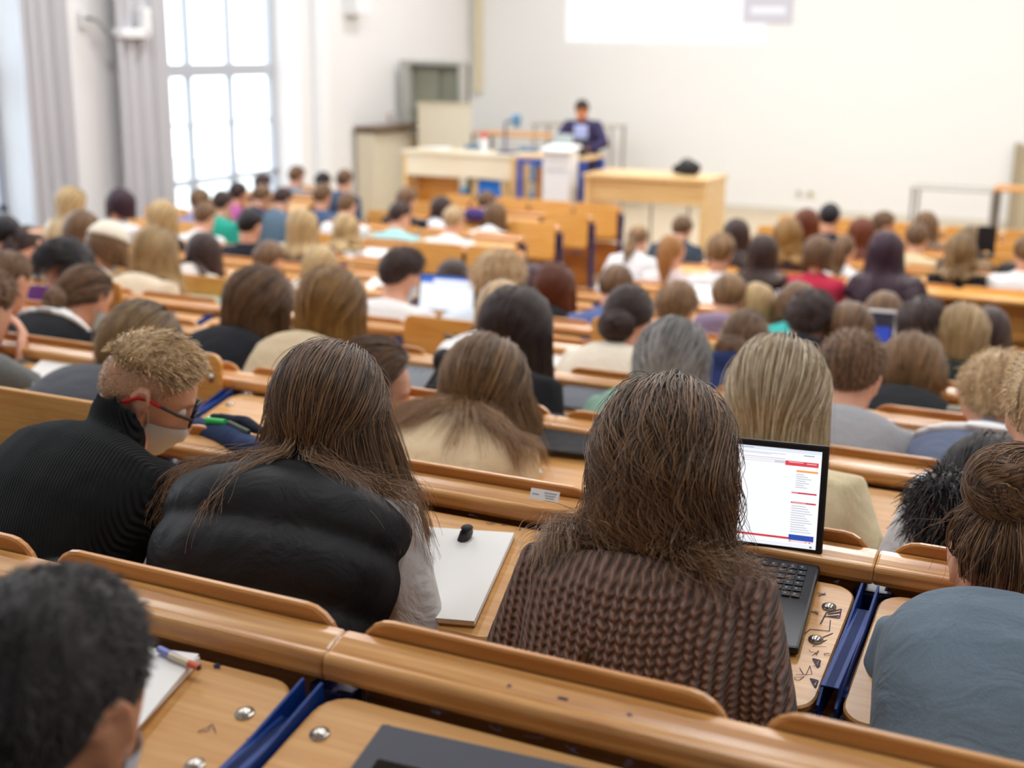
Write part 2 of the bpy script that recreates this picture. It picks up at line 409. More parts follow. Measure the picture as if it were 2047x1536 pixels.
for i, (a, b) in enumerate(WY):
    X = XL - 0.33
    b2 = atX(546, 200, X).y if i == 2 else b - 0.12
    rev = MB(); rev.raw([(XL, b, WZ0), (XL, b, WZ1), (X, b2, WZ1), (X, b2, WZ0), (XL - TH, b, WZ0), (XL - TH, b, WZ1), (XL - TH, b2, WZ1), (XL - TH, b2, WZ0)],
                        [(0, 1, 2, 3), (3, 2, 6, 7), (4, 5, 1, 0), (7, 6, 5, 4), (1, 5, 6, 2), (0, 3, 7, 4)])
    t = struct(rev.obj('trim_%d' % (i + 1), plain('reveal_paint', 'f3f4f6', 0.7, noise=0.01)))
    mb = MB(); fw = 0.09
    mb.box((X, a + fw / 2, (WZ0 + WZ1) / 2), (0.09, fw, WZ1 - WZ0)); mb.box((X, b2 - fw / 2, (WZ0 + WZ1) / 2), (0.09, fw, WZ1 - WZ0))
    mb.box((X, (a + b2) / 2, WZ0 + fw / 2), (0.09, b2 - a, fw)); mb.box((X, (a + b2) / 2, WZ1 - fw / 2), (0.09, b2 - a, fw))
    win = struct(mb.obj('window_%d' % (i + 1), M_FRAME))
    w = b2 - a
    muy = [atX(376, 180, X).y, atX(459, 180, X).y] if i == 2 else [a + w / 3, a + 2 * w / 3]
    for yy in muy:
        m2 = MB(); m2.box((X, yy, (WZ0 + WZ1) / 2), (0.085, 0.085, WZ1 - WZ0 - .02), 0.006); m2.obj('mullion', M_FRAME, win)
    m2 = MB(); m2.box((X, (a + b2) / 2, -0.31), (0.1, w, 0.16), 0.006); m2.obj('transom', M_FRAME, win)
    m2 = MB(); m2.box((X, (a + b2) / 2, -1.64), (0.09, w, 0.07), 0.006); m2.obj('sash_bar', M_FRAME, win)
    for zz in (-0.95, 0.75, 1.7):
        m2 = MB(); m2.box((X, (a + b2) / 2, zz), (0.04, w, 0.03)); m2.obj('glazing_bar', M_FRAME, win)
    ys = [a + .06] + muy + [b2 - .06]
    for j in range(3):
        for (z0, z1) in ((WZ0 + .06, -1.64), (-1.64, -0.3), (-0.3, WZ1 - .06)):
            m2 = MB(); m2.box((X - 0.005, (ys[j] + ys[j + 1]) / 2, (z0 + z1) / 2), (0.008, ys[j + 1] - ys[j], z1 - z0)); m2.obj('pane', mg, win)
    m2 = MB(); m2.box((XL - 0.10, (a + b) / 2, WZ0 + 0.02), (0.4, b - a, 0.05), 0.01); m2.obj('sill', M_FRAME, win)
    if i == 2:
        m2 = MB(); m2.box((X + 0.06, 12.35, -0.93), (0.03, 0.04, 0.12), .005); m2.cyl((X + .07, 12.35, -.93), (X + .11, 12.35, -.93), .012); m2.box((X + .11, 12.40, -.93), (.02, .12, .025), .005); m2.obj('handle', WHITEP, win)
    area_light('window_daylight_%d' % (i + 1), (XL - 0.45, (a + b2) / 2, (WZ0 + WZ1) / 2), (0, R(-90), 0), WZ1 - WZ0, w, 1, portal=True)
# ground and pale facade outside, seen only as brightness through the panes
mb = MB(); mb.box((-32, 9, -4.3), (43, 60, 0.2)); struct(mb.obj('ground_outside', plain('pale_paving', 'c9ccc6', 0.9)))

# ceiling luminaires (unseen, added above the seats to light the hall)
M_LAMP = plain('lamp_diffuser', 'fff6e8', 0.5, emit=0.6)
for ix, X in enumerate((-7.6, -4.4, -1.2, 2.0)):
    for iy, Y in enumerate((2.0, 5.5, 9.0, 12.5, 16.0)):
        t = empty('added_ceiling_lamp', (X, Y, ZC), 0, 'added unseen ceiling lamp, %s line from the windows, %s from the projection wall' % (('first', 'second', 'third', 'fourth')[ix], ('fifth', 'fourth', 'third', 'second', 'first')[iy]), 'lamp', 'added ceiling lamps over the hall')
        mb = MB(); mb.box((0, 0, -0.05), (0.34, 1.7, 0.1), 0.01); mb.obj('housing', WHITEP, t)
        mb = MB(); mb.box((0, 0, -0.105), (0.3, 1.64, 0.012)); mb.obj('diffuser', M_LAMP, t)
        pw = {0: 0.5, 1: 0.72, 2: 0.95, 3: 0.95, 4: 0.95}[iy]
        a = area_light('added_lamp_light', (X, Y, ZC - 0.125), (0, 0, 0), 0.3, 1.6, 62 * pw, (0.97, 0.985, 1.0))

# pilaster and pipe on the walls
mb = MB(); mb.box((XL + 0.06, 14.86, (ZC + FZ) / 2), (0.14, 0.26, ZC - FZ), 0.01); struct(mb.obj('trim_4', plain('pilaster_paint', 'eef0f3', 0.7)))
p0, p1 = at(952, -60, YW - 0.08), at(950, 186, YW - 0.08)
mb = MB(); mb.box(((p0.x + p1.x) / 2 + .03, YW - 0.05, (p0.z + p1.z) / 2 + .8), (0.12, 0.1, abs(p0.z - p1.z) + 1.6), .01)
duct = mb.obj('cable_duct', plain('duct_cream', 'ded2b4', 0.6)); tag(duct, 'cream cable duct running down the front wall beside the corner', 'duct')
for n, (xa, xb, yy) in enumerate([]): pass
mb = MB(); mb.box(((XL + XR) / 2, YW - 0.012, PODZ + 0.05), (XR - XL, 0.024, 0.1)); struct(mb.obj('baseboard_front', plain('base_paint', 'd8d2c6', 0.6)))
mb = MB(); mb.box((XL + 0.012, (14.99 + YW) / 2, PODZ + 0.05), (0.024, YW - 14.99, 0.1)); struct(mb.obj('baseboard_left', plain('base_paint', 'd8d2c6', 0.6)))

# curtains: pleated cloth, closed sheet with thickness
def curtain(y0, y1, pleats, label):
    ztop, zbot = 2.75, FZ + 0.32
    n = pleats * 10; nz = 10; verts = []; faces = []
    for side in (0, 1):
        for j in range(nz + 1):
            t = j / nz
            for i in range(n + 1):
                u = i / n
                d = 0.075 * math.sin(u * pleats * 2 * math.pi + 0.5 * math.sin(3 * t)) + 0.02 * math.sin(u * 7 + t * 2)
                yy = y0 + (y1 - y0) * (u + 0.02 * math.sin(9 * u + 4 * t))
                verts.append((XL + 0.20 + d + (0.006 if side else 0), yy, ztop + (zbot - ztop) * t))
    W = n + 1; off = W * (nz + 1)
    for j in range(nz):
        for i in range(n):
            q = (j * W + i, j * W + i + 1, (j + 1) * W + i + 1, (j + 1) * W + i)
            faces.append(q); faces.append(tuple(off + k for k in q[::-1]))
    for i in range(n):
        faces.append((i, off + i, off + i + 1, i + 1)); k = nz * W; faces.append((k + i, k + i + 1, off + k + i + 1, off + k + i))
    for j in range(nz):
        a, b = j * W, (j + 1) * W; faces.append((a, b, off + b, off + a)); faces.append((a + n, off + a + n, off + b + n, b + n))
    t = empty('curtain', (0, 0, 0), 0, label, 'curtain')
    m = MB(); m.raw(verts, faces); m.obj('curtain_cloth', M_CURT, t, sm=True)
    m = MB(); m.cyl((XL + 0.17, y0 - .15, ztop + .02), (XL + 0.17, y1 + .15, ztop + .02), 0.016); m.obj('curtain_rail', GREYM, t)
    return t
curtain(atX(34, 180, XL + .17).y, atX(134, 180, XL + .17).y, 4, 'grey pleated curtain beside the window at the picture edge, behind the bracket arm')
curtain(atX(226, 180, XL + .17).y, atX(331, 180, XL + .17).y, 4, 'grey pleated curtain drawn beside the tall white framed window')

# bracket arm on the pier between the two curtains
a0 = atX(165, 38, XL + 0.02)
t = empty('bracket_arm', a0, 0, 'white wall bracket arm with a small mount between the two curtains', 'bracket')
m = MB(); m.box((0.02, 0, 0), (0.04, 0.09, 0.16), .006); m.obj('wall_plate', WHITEP, t)
m = MB(); m.tube([(0.04, 0, 0.02), (0.16, 0.06, -0.02), (0.20, 0.16, -0.16), (0.24, 0.3, -0.19)], 0.02); m.obj('arm', GREYM, t, sm=True)
m = MB(); m.box((0.26, 0.42, -0.14), (0.14, 0.42, 0.10), .02); m.box((0.27, 0.62, -0.02), (0.12, 0.12, 0.3), .02); m.obj('mount', WHITEP, t)
# small white wall box high on the window wall
a0 = atX(704, 6, XL + 0.03)
m = MB(); m.box((0.08, 0, 0.22), (0.22, 0.36, 0.75), .01); o = m.obj('wall_speaker', WHITEP, None, loc=a0); tag(o, 'white box mounted high on the wall above the wooden ledge', 'speaker')
# ------------------------------------------------------------------ bench rows
U = 0.5395
def rail_mesh(w):
    prof = [(.010, -.066), (.010, -.020)]
    prof += [(-.006, -.021), (-.020, -.025), (-.031, -.029)]
    for i in range(6):
        a = R(70 + 20 * i); prof.append((-.038 + .012 * math.cos(a), -.042 + .012 * math.sin(a)))
    prof += [(-.051, -.056), (-.049, -.063), (-.044, -.066)]
    n = len(prof); vs = []; fs = []
    e = 0.004
    xs = [(-w / 2, 1 - .06), (-w / 2 + e, 1), (w / 2 - e, 1), (w / 2, 1 - .06)]
    for x, k in xs:
        for (y, z) in prof: vs.append((x, -.02 + (y + .02) * k, -.043 + (z + .043) * k))
    for i in range(3):
        for j in range(n): fs.append((i * n + j, i * n + (j + 1) % n, (i + 1) * n + (j + 1) % n, (i + 1) * n + j))
    fs += [tuple(range(n)), tuple(3 * n + k for k in range(n))[::-1]]
    m = MB(); m.raw(vs, fs); me = m.mesh('rail')
    return me
RAILS = {}
def get_rail(w):
    k = round(w, 3)
    if k not in RAILS:
        RAILS[k] = rail_mesh(w); RAILS[k].materials.append(W_RAIL)
    return RAILS[k]
def plate(w, h, r, t, flat=False, corners=(1, 1, 1, 1), bev=0.003, curve=0.0):
    """rounded plate; upright in XZ with its top edge at z=0 and thickness along y, or lying flat from y=0 to y=-h"""
    o2 = rounded_rect(w, h, r, 6, corners); n = len(o2)
    vs = []; fs = []
    lay = [(0, bev), (bev, 0), (t - bev, 0), (t, bev)]
    for (d, ins) in lay:
        for (x, z) in o2:
            sx = (w - 2 * ins) / w; sz = (h - 2 * ins) / h
            X, Z = x * sx, z * sz - h / 2
            if flat: vs.append((X, Z, -d))
            else: vs.append((X, d + curve * (Z / h) ** 2, Z))
    for i in range(3):
        for j in range(n): fs.append((i * n + j, i * n + (j + 1) % n, (i + 1) * n + (j + 1) % n, (i + 1) * n + j))
    fs += [tuple(range(n)), tuple(3 * n + k for k in range(n))[::-1]]
    m = MB(); m.raw(vs, fs); return m.mesh('plate')
BACK_ME = plate(U - .035, .40, .05, .013, corners=(1, 1, 1, 1), curve=.03); BACK_ME.materials.append(W_BACK)
BOARD_ME = plate(U - .042, .36, .04, .015, flat=True); BOARD_ME.materials.append(W_BOARD)
SEAT_ME = plate(U - .09, .36, .06, .016, flat=True); SEAT_ME.materials.append(W_SEAT)
def bracket_mesh(s):
    """one bent sheet arm: plate along the slope under the edge of the writing board, flange on top, raised ribs"""
    m = MB()
    o = [(0, .02), (-.05, .012), (-.12, .0), (-.30, -.012), (-.34, -.03), (-.34, -.06), (-.25, -.07), (-.10, -.085), (0, -.13)]
    m.prism([(0, y, z) for y, z in o], (s * .004, 0, 0))
    m.box((s * -.009, -.19, -.004), (.022, .27, .004), .001)
    m.tube([(s * .006, -.02, -.02), (s * .008, -.12, -.03), (s * .006, -.3, -.035)], [.006, .008, .005], 6)
    for yy in (-.06, -.17, -.28): m.cyl((s * .003, yy, -.035), (s * .010, yy, -.035), .011, .009, 10)
    m.mi = 1
    for yy in (-.07, -.16, -.25): m.cyl((-s * .003, yy, -.022), (s * .001, yy, -.022), .0075, n=12)
    me = m.mesh('bracket'); me.materials.append(BLUE); me.materials.append(plain('dull_stud', '9aa5b5', .5, .4)); return me
BRK = {1: bracket_mesh(1), -1: bracket_mesh(-1)}
m = MB(); m.box((0, 0, -.45), (.045, .05, .86), .006); m.box((0, -.012, -.1), (.07, .02, .16), .004); m.box((0, .03, -.875), (.09, .22, .012), .003)
POST_ME = m.mesh('support_post'); POST_ME.materials.append(BLUE_D)
m = MB(); m.cyl((0, 0, 0), (0, 0, .002), .0125, n=16)
m.ball((0, 0, .0015), (.0095, .0095, .0055), 7); BOLT_ME = smooth(m.mesh('bolt')); BOLT_ME.materials.append(CHROME)

def gap_x(px_, py_, k, dy=0.05): return at(px_, py_, ROWY[k] + dy).x
PHASE = {0: gap_x(725, 1258, 0), 1: gap_x(1767, 1090, 1), 2: gap_x(1125, 824, 2), 3: gap_x(1740, 800, 3), 4: gap_x(805, 650, 4, -.05)}
ROW_SEGS = {}
def xr(k, a, b):  # image columns to X on the rail line of row k
    z = Zt(ROWY[k])
    def f(c):
        lo, hi = 0, 2400
        for _ in range(40):
            mid = (lo + hi) / 2
            if at(c, mid, ROWY[k]).z > z: lo = mid
            else: hi = mid
        return at(c, lo, ROWY[k]).x
    return f(a), f(b)
for k in range(6): ROW_SEGS[k] = [xr(k, -220, 2260)]
ROW_SEGS[6] = [xr(6, -60, 2150)]
ROW_SEGS[7] = [xr(7, -40, 1730)]
ROW_SEGS[8] = [xr(8, -30, 905), xr(8, 1140, 1735)]
for k in range(9, 14):
    y = ROWY[k]
    lx = {9: (-9.1, -7.25), 10: (-9.5, -8.0), 11: (-9.55, -8.0), 12: (-9.55, -8.0), 13: (-9.55, -8.45)}[k]
    ROW_SEGS[k] = [lx, (-7.3 if k > 9 else -6.9, -4.36), (-3.42, 1.6)]
LOWERED = []   # (row, x): a seated person with the board in use; filled by the people table
RAISED = {(1, 90), (2, 400), (4, 872), (5, 1195), (4, 190), (5, 445), (7, 1620)}
ORD = ['first', 'second', 'third', 'fourth', 'fifth', 'sixth', 'seventh', 'eighth', 'ninth', 'tenth', 'eleventh', 'twelfth', 'thirteenth', 'fourteenth']
BLOCK = {2: ['before the window aisle', 'beyond the aisle'], 3: ['beside the window wall', 'before the desks', 'beyond the aisle']}
ROW_OBJ = {}
def build_row(k, si, seg, nseg):
    y = ROWY[k]; zt = Zt(y); near = k <= 2
    x0, x1 = seg; ph = PHASE.get(k, x0 + U / 2)
    n0 = math.ceil((x0 - ph) / U - 1e-6); n1 = math.floor((x1 - ph) / U + 1e-6)
    if nseg == 1 and k < 7: n0 = math.floor((x0 - ph) / U); n1 = math.ceil((x1 - ph) / U) + (1 if k < 2 else 0)
    if n1 - n0 < 1: n1 = n0 + 1
    where = '' if nseg == 1 else ', ' + BLOCK[nseg][si]
    t = empty('bench_row', (ph, y, zt), 0, 'beech bench row with hinged writing boards, %s from the viewer%s' % (ORD[k], where), 'bench', 'bench rows of the lecture hall')
    ROW_OBJ[(k, si)] = t
    per = 3; i = n0
    while i < n1:
        j = min(n1, i + per - ((i - n0 + (1 if k else 0)) % per if i == n0 and k else 0)) if k else min(n1, i + per - ((i % per) if i == n0 else 0))
        w = (j - i) * U
        link('rail', get_rail(w - .0015), W_RAIL, t, ((i + j) / 2 * U, 0, 0)); i = j
    for i in range(n0, n1):
        xc = (i + .5) * U
        link('backrest', BACK_ME, W_BACK, t, (xc, .012, .002), (R(3), 0, 0))
        if k < 9: link('seat', SEAT_ME, W_SEAT, t, (xc, .46, -SEAT_DROP - .02), (R(-4), 0, 0))
        else: link('seat', SEAT_ME, W_SEAT, t, (xc, .075, -.42), (R(82), 0, 0))
        wx = ph + xc
        up = k >= 9
        for (kk, pxx) in RAISED:
            if kk == k and abs(PXX[(kk, pxx)] - wx) < U / 2: up = True
        for (kk, xx) in LOWERED:
            if kk == k and abs(xx - wx) < U * .62 and k >= 9: up = False
        if up: b = link('writing_board', BOARD_ME, W_BOARD, t, (xc, -.074, .05 if k < 9 else .02), (R(84), 0, 0))
        else: b = link('writing_board', BOARD_ME, W_BOARD, t, (xc, -.066, -.068), (R(11), 0, 0))
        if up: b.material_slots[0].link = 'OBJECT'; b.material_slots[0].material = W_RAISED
        if near:
            for sx in (-1, 1):
                for yy in (-.075, -.175): link('bolt', BOLT_ME, CHROME, b, (sx * (U / 2 - .021 - .035), yy, 0))
    for i in range(n0, n1 + 1):
        xc = i * U
        if k < 9:
            if i > n0: link('bracket', BRK[-1], BLUE, t, (xc - .012, -.07, -.075), (R(4), 0, 0))
            if i < n1: link('bracket', BRK[1], BLUE, t, (xc + .012, -.07, -.075), (R(4), 0, 0))
        p = link('support_post', POST_ME, BLUE_D, t, (xc, -.01, -.066))
    if k == 9 and si == 2:
        m = MB(); m.box(((n0 + n1) / 2 * U, -.02, -.30), ((n1 - n0) * U, .02, .42), .004); m.box(((n0 + n1) / 2 * U, -.16, -.03), ((n1 - n0) * U, .30, .03), .006)
        m.obj('rear_panel', W_RAISED, t)
    return t
def xcol(k, c): return xr(k, c, c)[0]
PXX = {(k, c): xcol(k, c) for (k, c) in RAISED}
def build_rows():
    for k, segs in ROW_SEGS.items():
        for si, s in enumerate(segs): build_row(k, si, s, len(segs))
# ------------------------------------------------------------------ people: body builder
def np_mesh(name, verts, faces):
    me = bpy.data.meshes.new(name); me.from_pydata([tuple(v) for v in verts], [], faces); return me
class Blob:
    """tapered tubes and lofts gathered, then fused into one continuous surface"""
    def __init__(s): s.v = []; s.f = []
    def loft(s, rings, capped=True):
        n = len(rings[0]); o = len(s.v)
        for r in rings: s.v.extend([tuple(p) for p in r])
        m = len(rings)
        for i in range(m - 1):
            for k in range(n): s.f.append((o + i * n + k, o + i * n + (k + 1) % n, o + (i + 1) * n + (k + 1) % n, o + (i + 1) * n + k))
        if capped:
            s.f.append(tuple(o + k for k in range(n))[::-1]); s.f.append(tuple(o + (m - 1) * n + k for k in range(n)))
    def chain(s, pts, rad, n=12):
        """capsule chain with round ends"""
        pts = [np.array(p, float) for p in pts]; rings = []
        prev = None
        def frame(t, prev):
            if prev is None:
                a = np.cross(t, [0.31, 0.2, 0.93]); 
                if np.linalg.norm(a) < .05: a = np.cross(t, [1, 0, 0])
            else: a = prev - t * prev.dot(t)
            a /= np.linalg.norm(a); return a, np.cross(t, a)
        seq = []
        t0 = pts[1] - pts[0]; t0 /= np.linalg.norm(t0); t1 = pts[-1] - pts[-2]; t1 /= np.linalg.norm(t1)
        for a in (80, 50, 20): seq.append((pts[0] - t0 * rad[0] * math.sin(R(a)), t0, rad[0] * math.cos(R(a))))
        for i, p in enumerate(pts):
            t = pts[min(i + 1, len(pts) - 1)] - pts[max(i - 1, 0)]; t /= np.linalg.norm(t); seq.append((p, t, rad[i]))
        for a in (20, 50, 80): seq.append((pts[-1] + t1 * rad[-1] * math.sin(R(a)), t1, rad[-1] * math.cos(R(a))))
        for (c, t, r) in seq:
            a, b = frame(t, prev); prev = a
            rings.append([c + (a * math.cos(2 * math.pi * k / n) + b * math.sin(2 * math.pi * k / n)) * r for k in range(n)])
        s.loft(rings)
    def ell(s, c, rad, M=None, n=10):
        rings = []
        for i in range(1, n):
            th = math.pi * i / n
            rings.append([np.array([rad[0] * math.sin(th) * math.cos(2 * math.pi * k / 14), rad[1] * math.sin(th) * math.sin(2 * math.pi * k / 14), -rad[2] * math.cos(th)]) for k in range(14)])
        M = np.eye(3) if M is None else M
        s.loft([[M @ p + np.array(c) for p in r] for r in rings])
    def fuse(s, name, voxel, it=4, dec=1.0, fac=0.5):
        me = np_mesh(name, s.v, s.f); bm = bmesh.new(); bm.from_mesh(me); bmesh.ops.recalc_face_normals(bm, faces=bm.faces[:]); bm.to_mesh(me); bm.free()
        o = bpy.data.objects.new('tmp', me); col.objects.link(o)
        md = o.modifiers.new('r', 'REMESH'); md.mode = 'VOXEL'; md.voxel_size = voxel
        ms = o.modifiers.new('s', 'SMOOTH'); ms.iterations = it; ms.factor = fac
        if dec < 1: mdc = o.modifiers.new('d', 'DECIMATE'); mdc.ratio = dec
        dg = bpy.context.evaluated_depsgraph_get(); dg.update()
        out = bpy.data.meshes.new_from_object(o.evaluated_get(dg)); out.name = name
        bpy.data.objects.remove(o); bpy.data.meshes.remove(me)
        return smooth(out)

def spine(L, n=24):
    p = np.array([0., 0., 0.]); out = [p.copy()]; ang = [R(L) * .55]
    for i in range(n):
        t = (i + .5) / n; a = R(L) * (.55 + .9 * t); p = p + np.array([0, math.sin(a), math.cos(a)]) * .55 / n
        out.append(p.copy()); ang.append(a)
    return np.array(out), np.array(ang)
def sp_at(sp, t):
    P, A = sp; n = len(P) - 1; x = t * n; i = int(min(max(math.floor(x), 0), n - 1)); u = x - i
    p = P[i] * (1 - u) + P[i + 1] * u; a = A[i] * (1 - min(max(u, 0), 1)) + A[i + 1] * min(max(u, 0), 1)
    return p, a
def ring_at(sp, t, a, df, db, n=22, shift=0.0, pw=2.3):
    """superelliptic ring across the spine: half width a, depth front df and back db"""
    p, an = sp_at(sp, t); fwd = np.array([0, math.cos(an), -math.sin(an)])
    out = []
    for k in range(n):
        q = 2 * math.pi * k / n; cx_, sy_ = math.cos(q), math.sin(q)
        ex = math.copysign(abs(cx_) ** (2 / pw), cx_); ey = math.copysign(abs(sy_) ** (2 / pw), sy_)
        out.append(p + np.array([a * ex + shift, 0, 0]) + fwd * ((df if ey > 0 else db) * ey))
    return out
def rot3(yaw, pitch, roll=0):
    return np.array(Matrix.Rotation(R(yaw), 3, 'Z') @ Matrix.Rotation(R(-pitch), 3, 'X') @ Matrix.Rotation(R(roll), 3, 'Y'))
def ik(S, W, lu, ll, pole):
    d = W - S; L = np.linalg.norm(d)
    if L > (lu + ll) * .985: W = S + d / L * (lu + ll) * .985; d = W - S; L = np.linalg.norm(d)
    u = d / L; x = (lu * lu - ll * ll + L * L) / (2 * L); h = math.sqrt(max(lu * lu - x * x, 0))
    pv = np.array(pole, float); pv = pv - u * pv.dot(u); pv /= np.linalg.norm(pv)
    return S + u * x + pv * h, W
HEAD_RINGS = [(-.118, .026, .066, -.018), (-.108, .040, .078, .028), (-.092, .050, .084, .050), (-.07, .058, .088, .066), (-.045, .065, .090, .080), (-.02, .070, .092, .092),
              (.01, .074, .094, .101), (.04, .0765, .093, .104), (.068, .073, .085, .100), (.09, .061, .068, .084), (.106, .043, .045, .060), (.116, .022, .02, .034)]
SKC, SKR = np.array([0, -.006, .02]), np.array([.0785, .101, .101])
class Pose: pass
def make_pose(L=25, yaw=0, pitch=15, roll=0, arms='desk', w=1.0, stand=False, na=None):
    na = R(22 + .6 * L if na is None else na)
    P = Pose(); P.L = L; sp = spine(L); P.sp = sp; P.w = w; P.arms = arms
    c7, a7 = sp_at(sp, 1.0)
    P.c7 = c7
    P.hc = c7 + np.array([0, math.sin(na), math.cos(na)]) * .142
    P.hm = rot3(yaw, pitch, roll)
    sh, ash = sp_at(sp, .905)
    fwd = np.array([0, math.cos(ash), -math.sin(ash)])
    P.sh = {s: sh + np.array([s * .168 * w, 0, 0]) + fwd * .012 for s in (-1, 1)}
    P.el = {}; P.wr = {}
    for s in (-1, 1):
        S = P.sh[s]
        if arms == 'down' or stand: W = np.array([s * .20, S[1] + .12, S[2] - .45]) if stand else np.array([s * .12, .30, .14]); pole = (s * .9, -.5, 0)
        elif arms == 'chin' and s == 1: W = P.hc + P.hm @ np.array([.095, .10, -.13]); pole = (s * .9, -.1, -.5)
        elif arms == 'wide': W = np.array([s * .16, max(.46, S[1] + .2), .37]); pole = (s * .8, -.4, -.5)
        elif arms == 'hang': W = np.array([s * .17, S[1] + .12, S[2] - .26]); pole = (s * .6, -.5, -1.1)
        elif arms == 'tuck':
            P.sh[s] = S = S * np.array([.86, 1, 1]); W = np.array([s * .05, S[1] + .16, S[2] - .24]); pole = (s * .25, -.3, -1)
        elif arms == 'lectern': W = np.array([s * .16, .40, .22]); pole = (s * 1, -.5, -.3)
        else: W = np.array([s * .11, max(.30, S[1] + .04), .19]); pole = (s * .32, -.5, -.4)
        P.el[s], P.wr[s] = ik(S, W, .285, .25, pole)
    return P
def hl(P, p): return P.hm @ np.array(p, float) + P.hc
def body_mesh(P, voxel, name='body'):
    B = Blob(); w = P.w
    rings = []
    for (z, a, yf, yb) in HEAD_RINGS:
        r = []
        for k in range(28):
            q = 2 * math.pi * k / 28; x = a * math.cos(q); y = math.sin(q) * (yf if math.sin(q) > 0 else yb)
            p = np.array([x, y, z])
            if y > .03:   # eye hollows, cheeks
                for sx in (-1, 1): p[1] -= .012 * math.exp(-(((x - sx * .031) / .016) ** 2 + ((z - .012) / .014) ** 2))
            r.append(hl(P, p))
        rings.append(r)
    B.loft(rings)
    B.chain([hl(P, (0, .088, .018)), hl(P, (0, .098, -.01)), hl(P, (0, .106, -.032))], [.008, .010, .013], 10)
    B.chain([hl(P, (-.012, .094, -.036)), hl(P, (.012, .094, -.036))], [.008, .008], 8)
    B.chain([hl(P, (-.02, .085, -.066)), hl(P, (0, .091, -.064)), hl(P, (.02, .085, -.066))], [.005, .0075, .005], 8)
    B.chain([hl(P, (-.018, .084, -.077)), hl(P, (0, .089, -.078)), hl(P, (.018, .084, -.077))], [.005, .0075, .005], 8)
    B.chain([hl(P, (-.045, .073, .034)), hl(P, (-.02, .088, .036)), hl(P, (0, .088, .03)), hl(P, (.02, .088, .036)), hl(P, (.045, .073, .034))], [.006, .009, .008, .009, .006], 8)
    for s in (-1, 1):   # ears: helix, antihelix bowl, lobe
        pts = []
        for k in range(9):
            q = R(-70 + 250 * k / 8); pts.append(hl(P, (s * (.080 + .010 * max(0, math.sin(q + .9))), -.012 - .019 * math.cos(math.pi - q) * 1.0, .008 + .030 * math.sin(q))))
        B.chain(pts, [.0055] * 9, 8)
        B.ell(hl(P, (s * .077, -.008, .004)), (.008, .017, .026), P.hm)
        B.ell(hl(P, (s * .079, .002, -.026)), (.006, .008, .010), P.hm)
    nb = P.c7 + np.array([0, .0, -.06])
    B.chain([nb, P.c7 + np.array([0, .012, .0]), hl(P, (0, -.034, -.050)), hl(P, (0, -.02, -.02))], [.068, .056 * (.5 + .5 * w), .053 * (.5 + .5 * w), .05], 16)
    B.loft([ring_at(P.sp, t, a * w * .9, f * .9, b * .9) for (t, a, f, b) in TORSO])
    for s in (-1, 1):
        S, E_, W = P.sh[s], P.el[s], P.wr[s]
        B.chain([S + np.array([-s * .05, 0, 0]), S, (S + E_) / 2, E_, (E_ * .6 + W * .4), W], [.055, .05, .042, .036, .036, .026], 12)
        d = W - E_; d /= np.linalg.norm(d)
        up = np.array([0, 0, 1.]) - d * d[2]; up /= np.linalg.norm(up); side = np.cross(d, up) * 1.0
        if P.arms == 'chin' and s == 1: d = P.hm @ np.array([-.3, .25, .9]); d /= np.linalg.norm(d); up = P.hm @ np.array([.9, .3, .2]); up -= d * up.dot(d); up /= np.linalg.norm(up); side = np.cross(d, up)
        Mx = np.stack([d, side, up], 1)
        B.ell(W + d * .05, (.05, .040, .016), Mx)
        for i, (off, ln) in enumerate(((-.030, .068), (-.010, .078), (.010, .072), (.029, .056))):
            b0 = W + d * .085 + side * off; q1 = b0 + d * ln * .45 + side * off * .15 - up * .006; q2 = q1 + d * ln * .35 - up * .016; q3 = q2 + d * ln * .2 - up * .018
            B.chain([b0 - d * .03, b0, q1, q2, q3], [.010, .0095, .009, .0082, .0072], 8)
        sd = -s if not (P.arms == 'chin' and s == 1) else -1
        th = side * (1 if side[0] * -s > 0 else -1)
        b0 = W + d * .035 + th * .03; B.chain([b0 - th * .015, b0 + th * .016 + d * .02, b0 + th * .024 + d * .05 - up * .008], [.013, .011, .009], 8)
    return B.fuse(name, voxel, 3, 0.6 if voxel < .01 else 1.0, .4)
TORSO = [(-.05, .165, .11, .12), (.08, .172, .125, .13), (.22, .165, .13, .115), (.38, .158, .12, .105), (.55, .170, .118, .112), (.70, .182, .115, .118), (.80, .186, .107, .114), (.90, .178, .096, .106), (.96, .142, .080, .090), (.99, .104, .072, .078), (1.0, .070, .064, .068)]
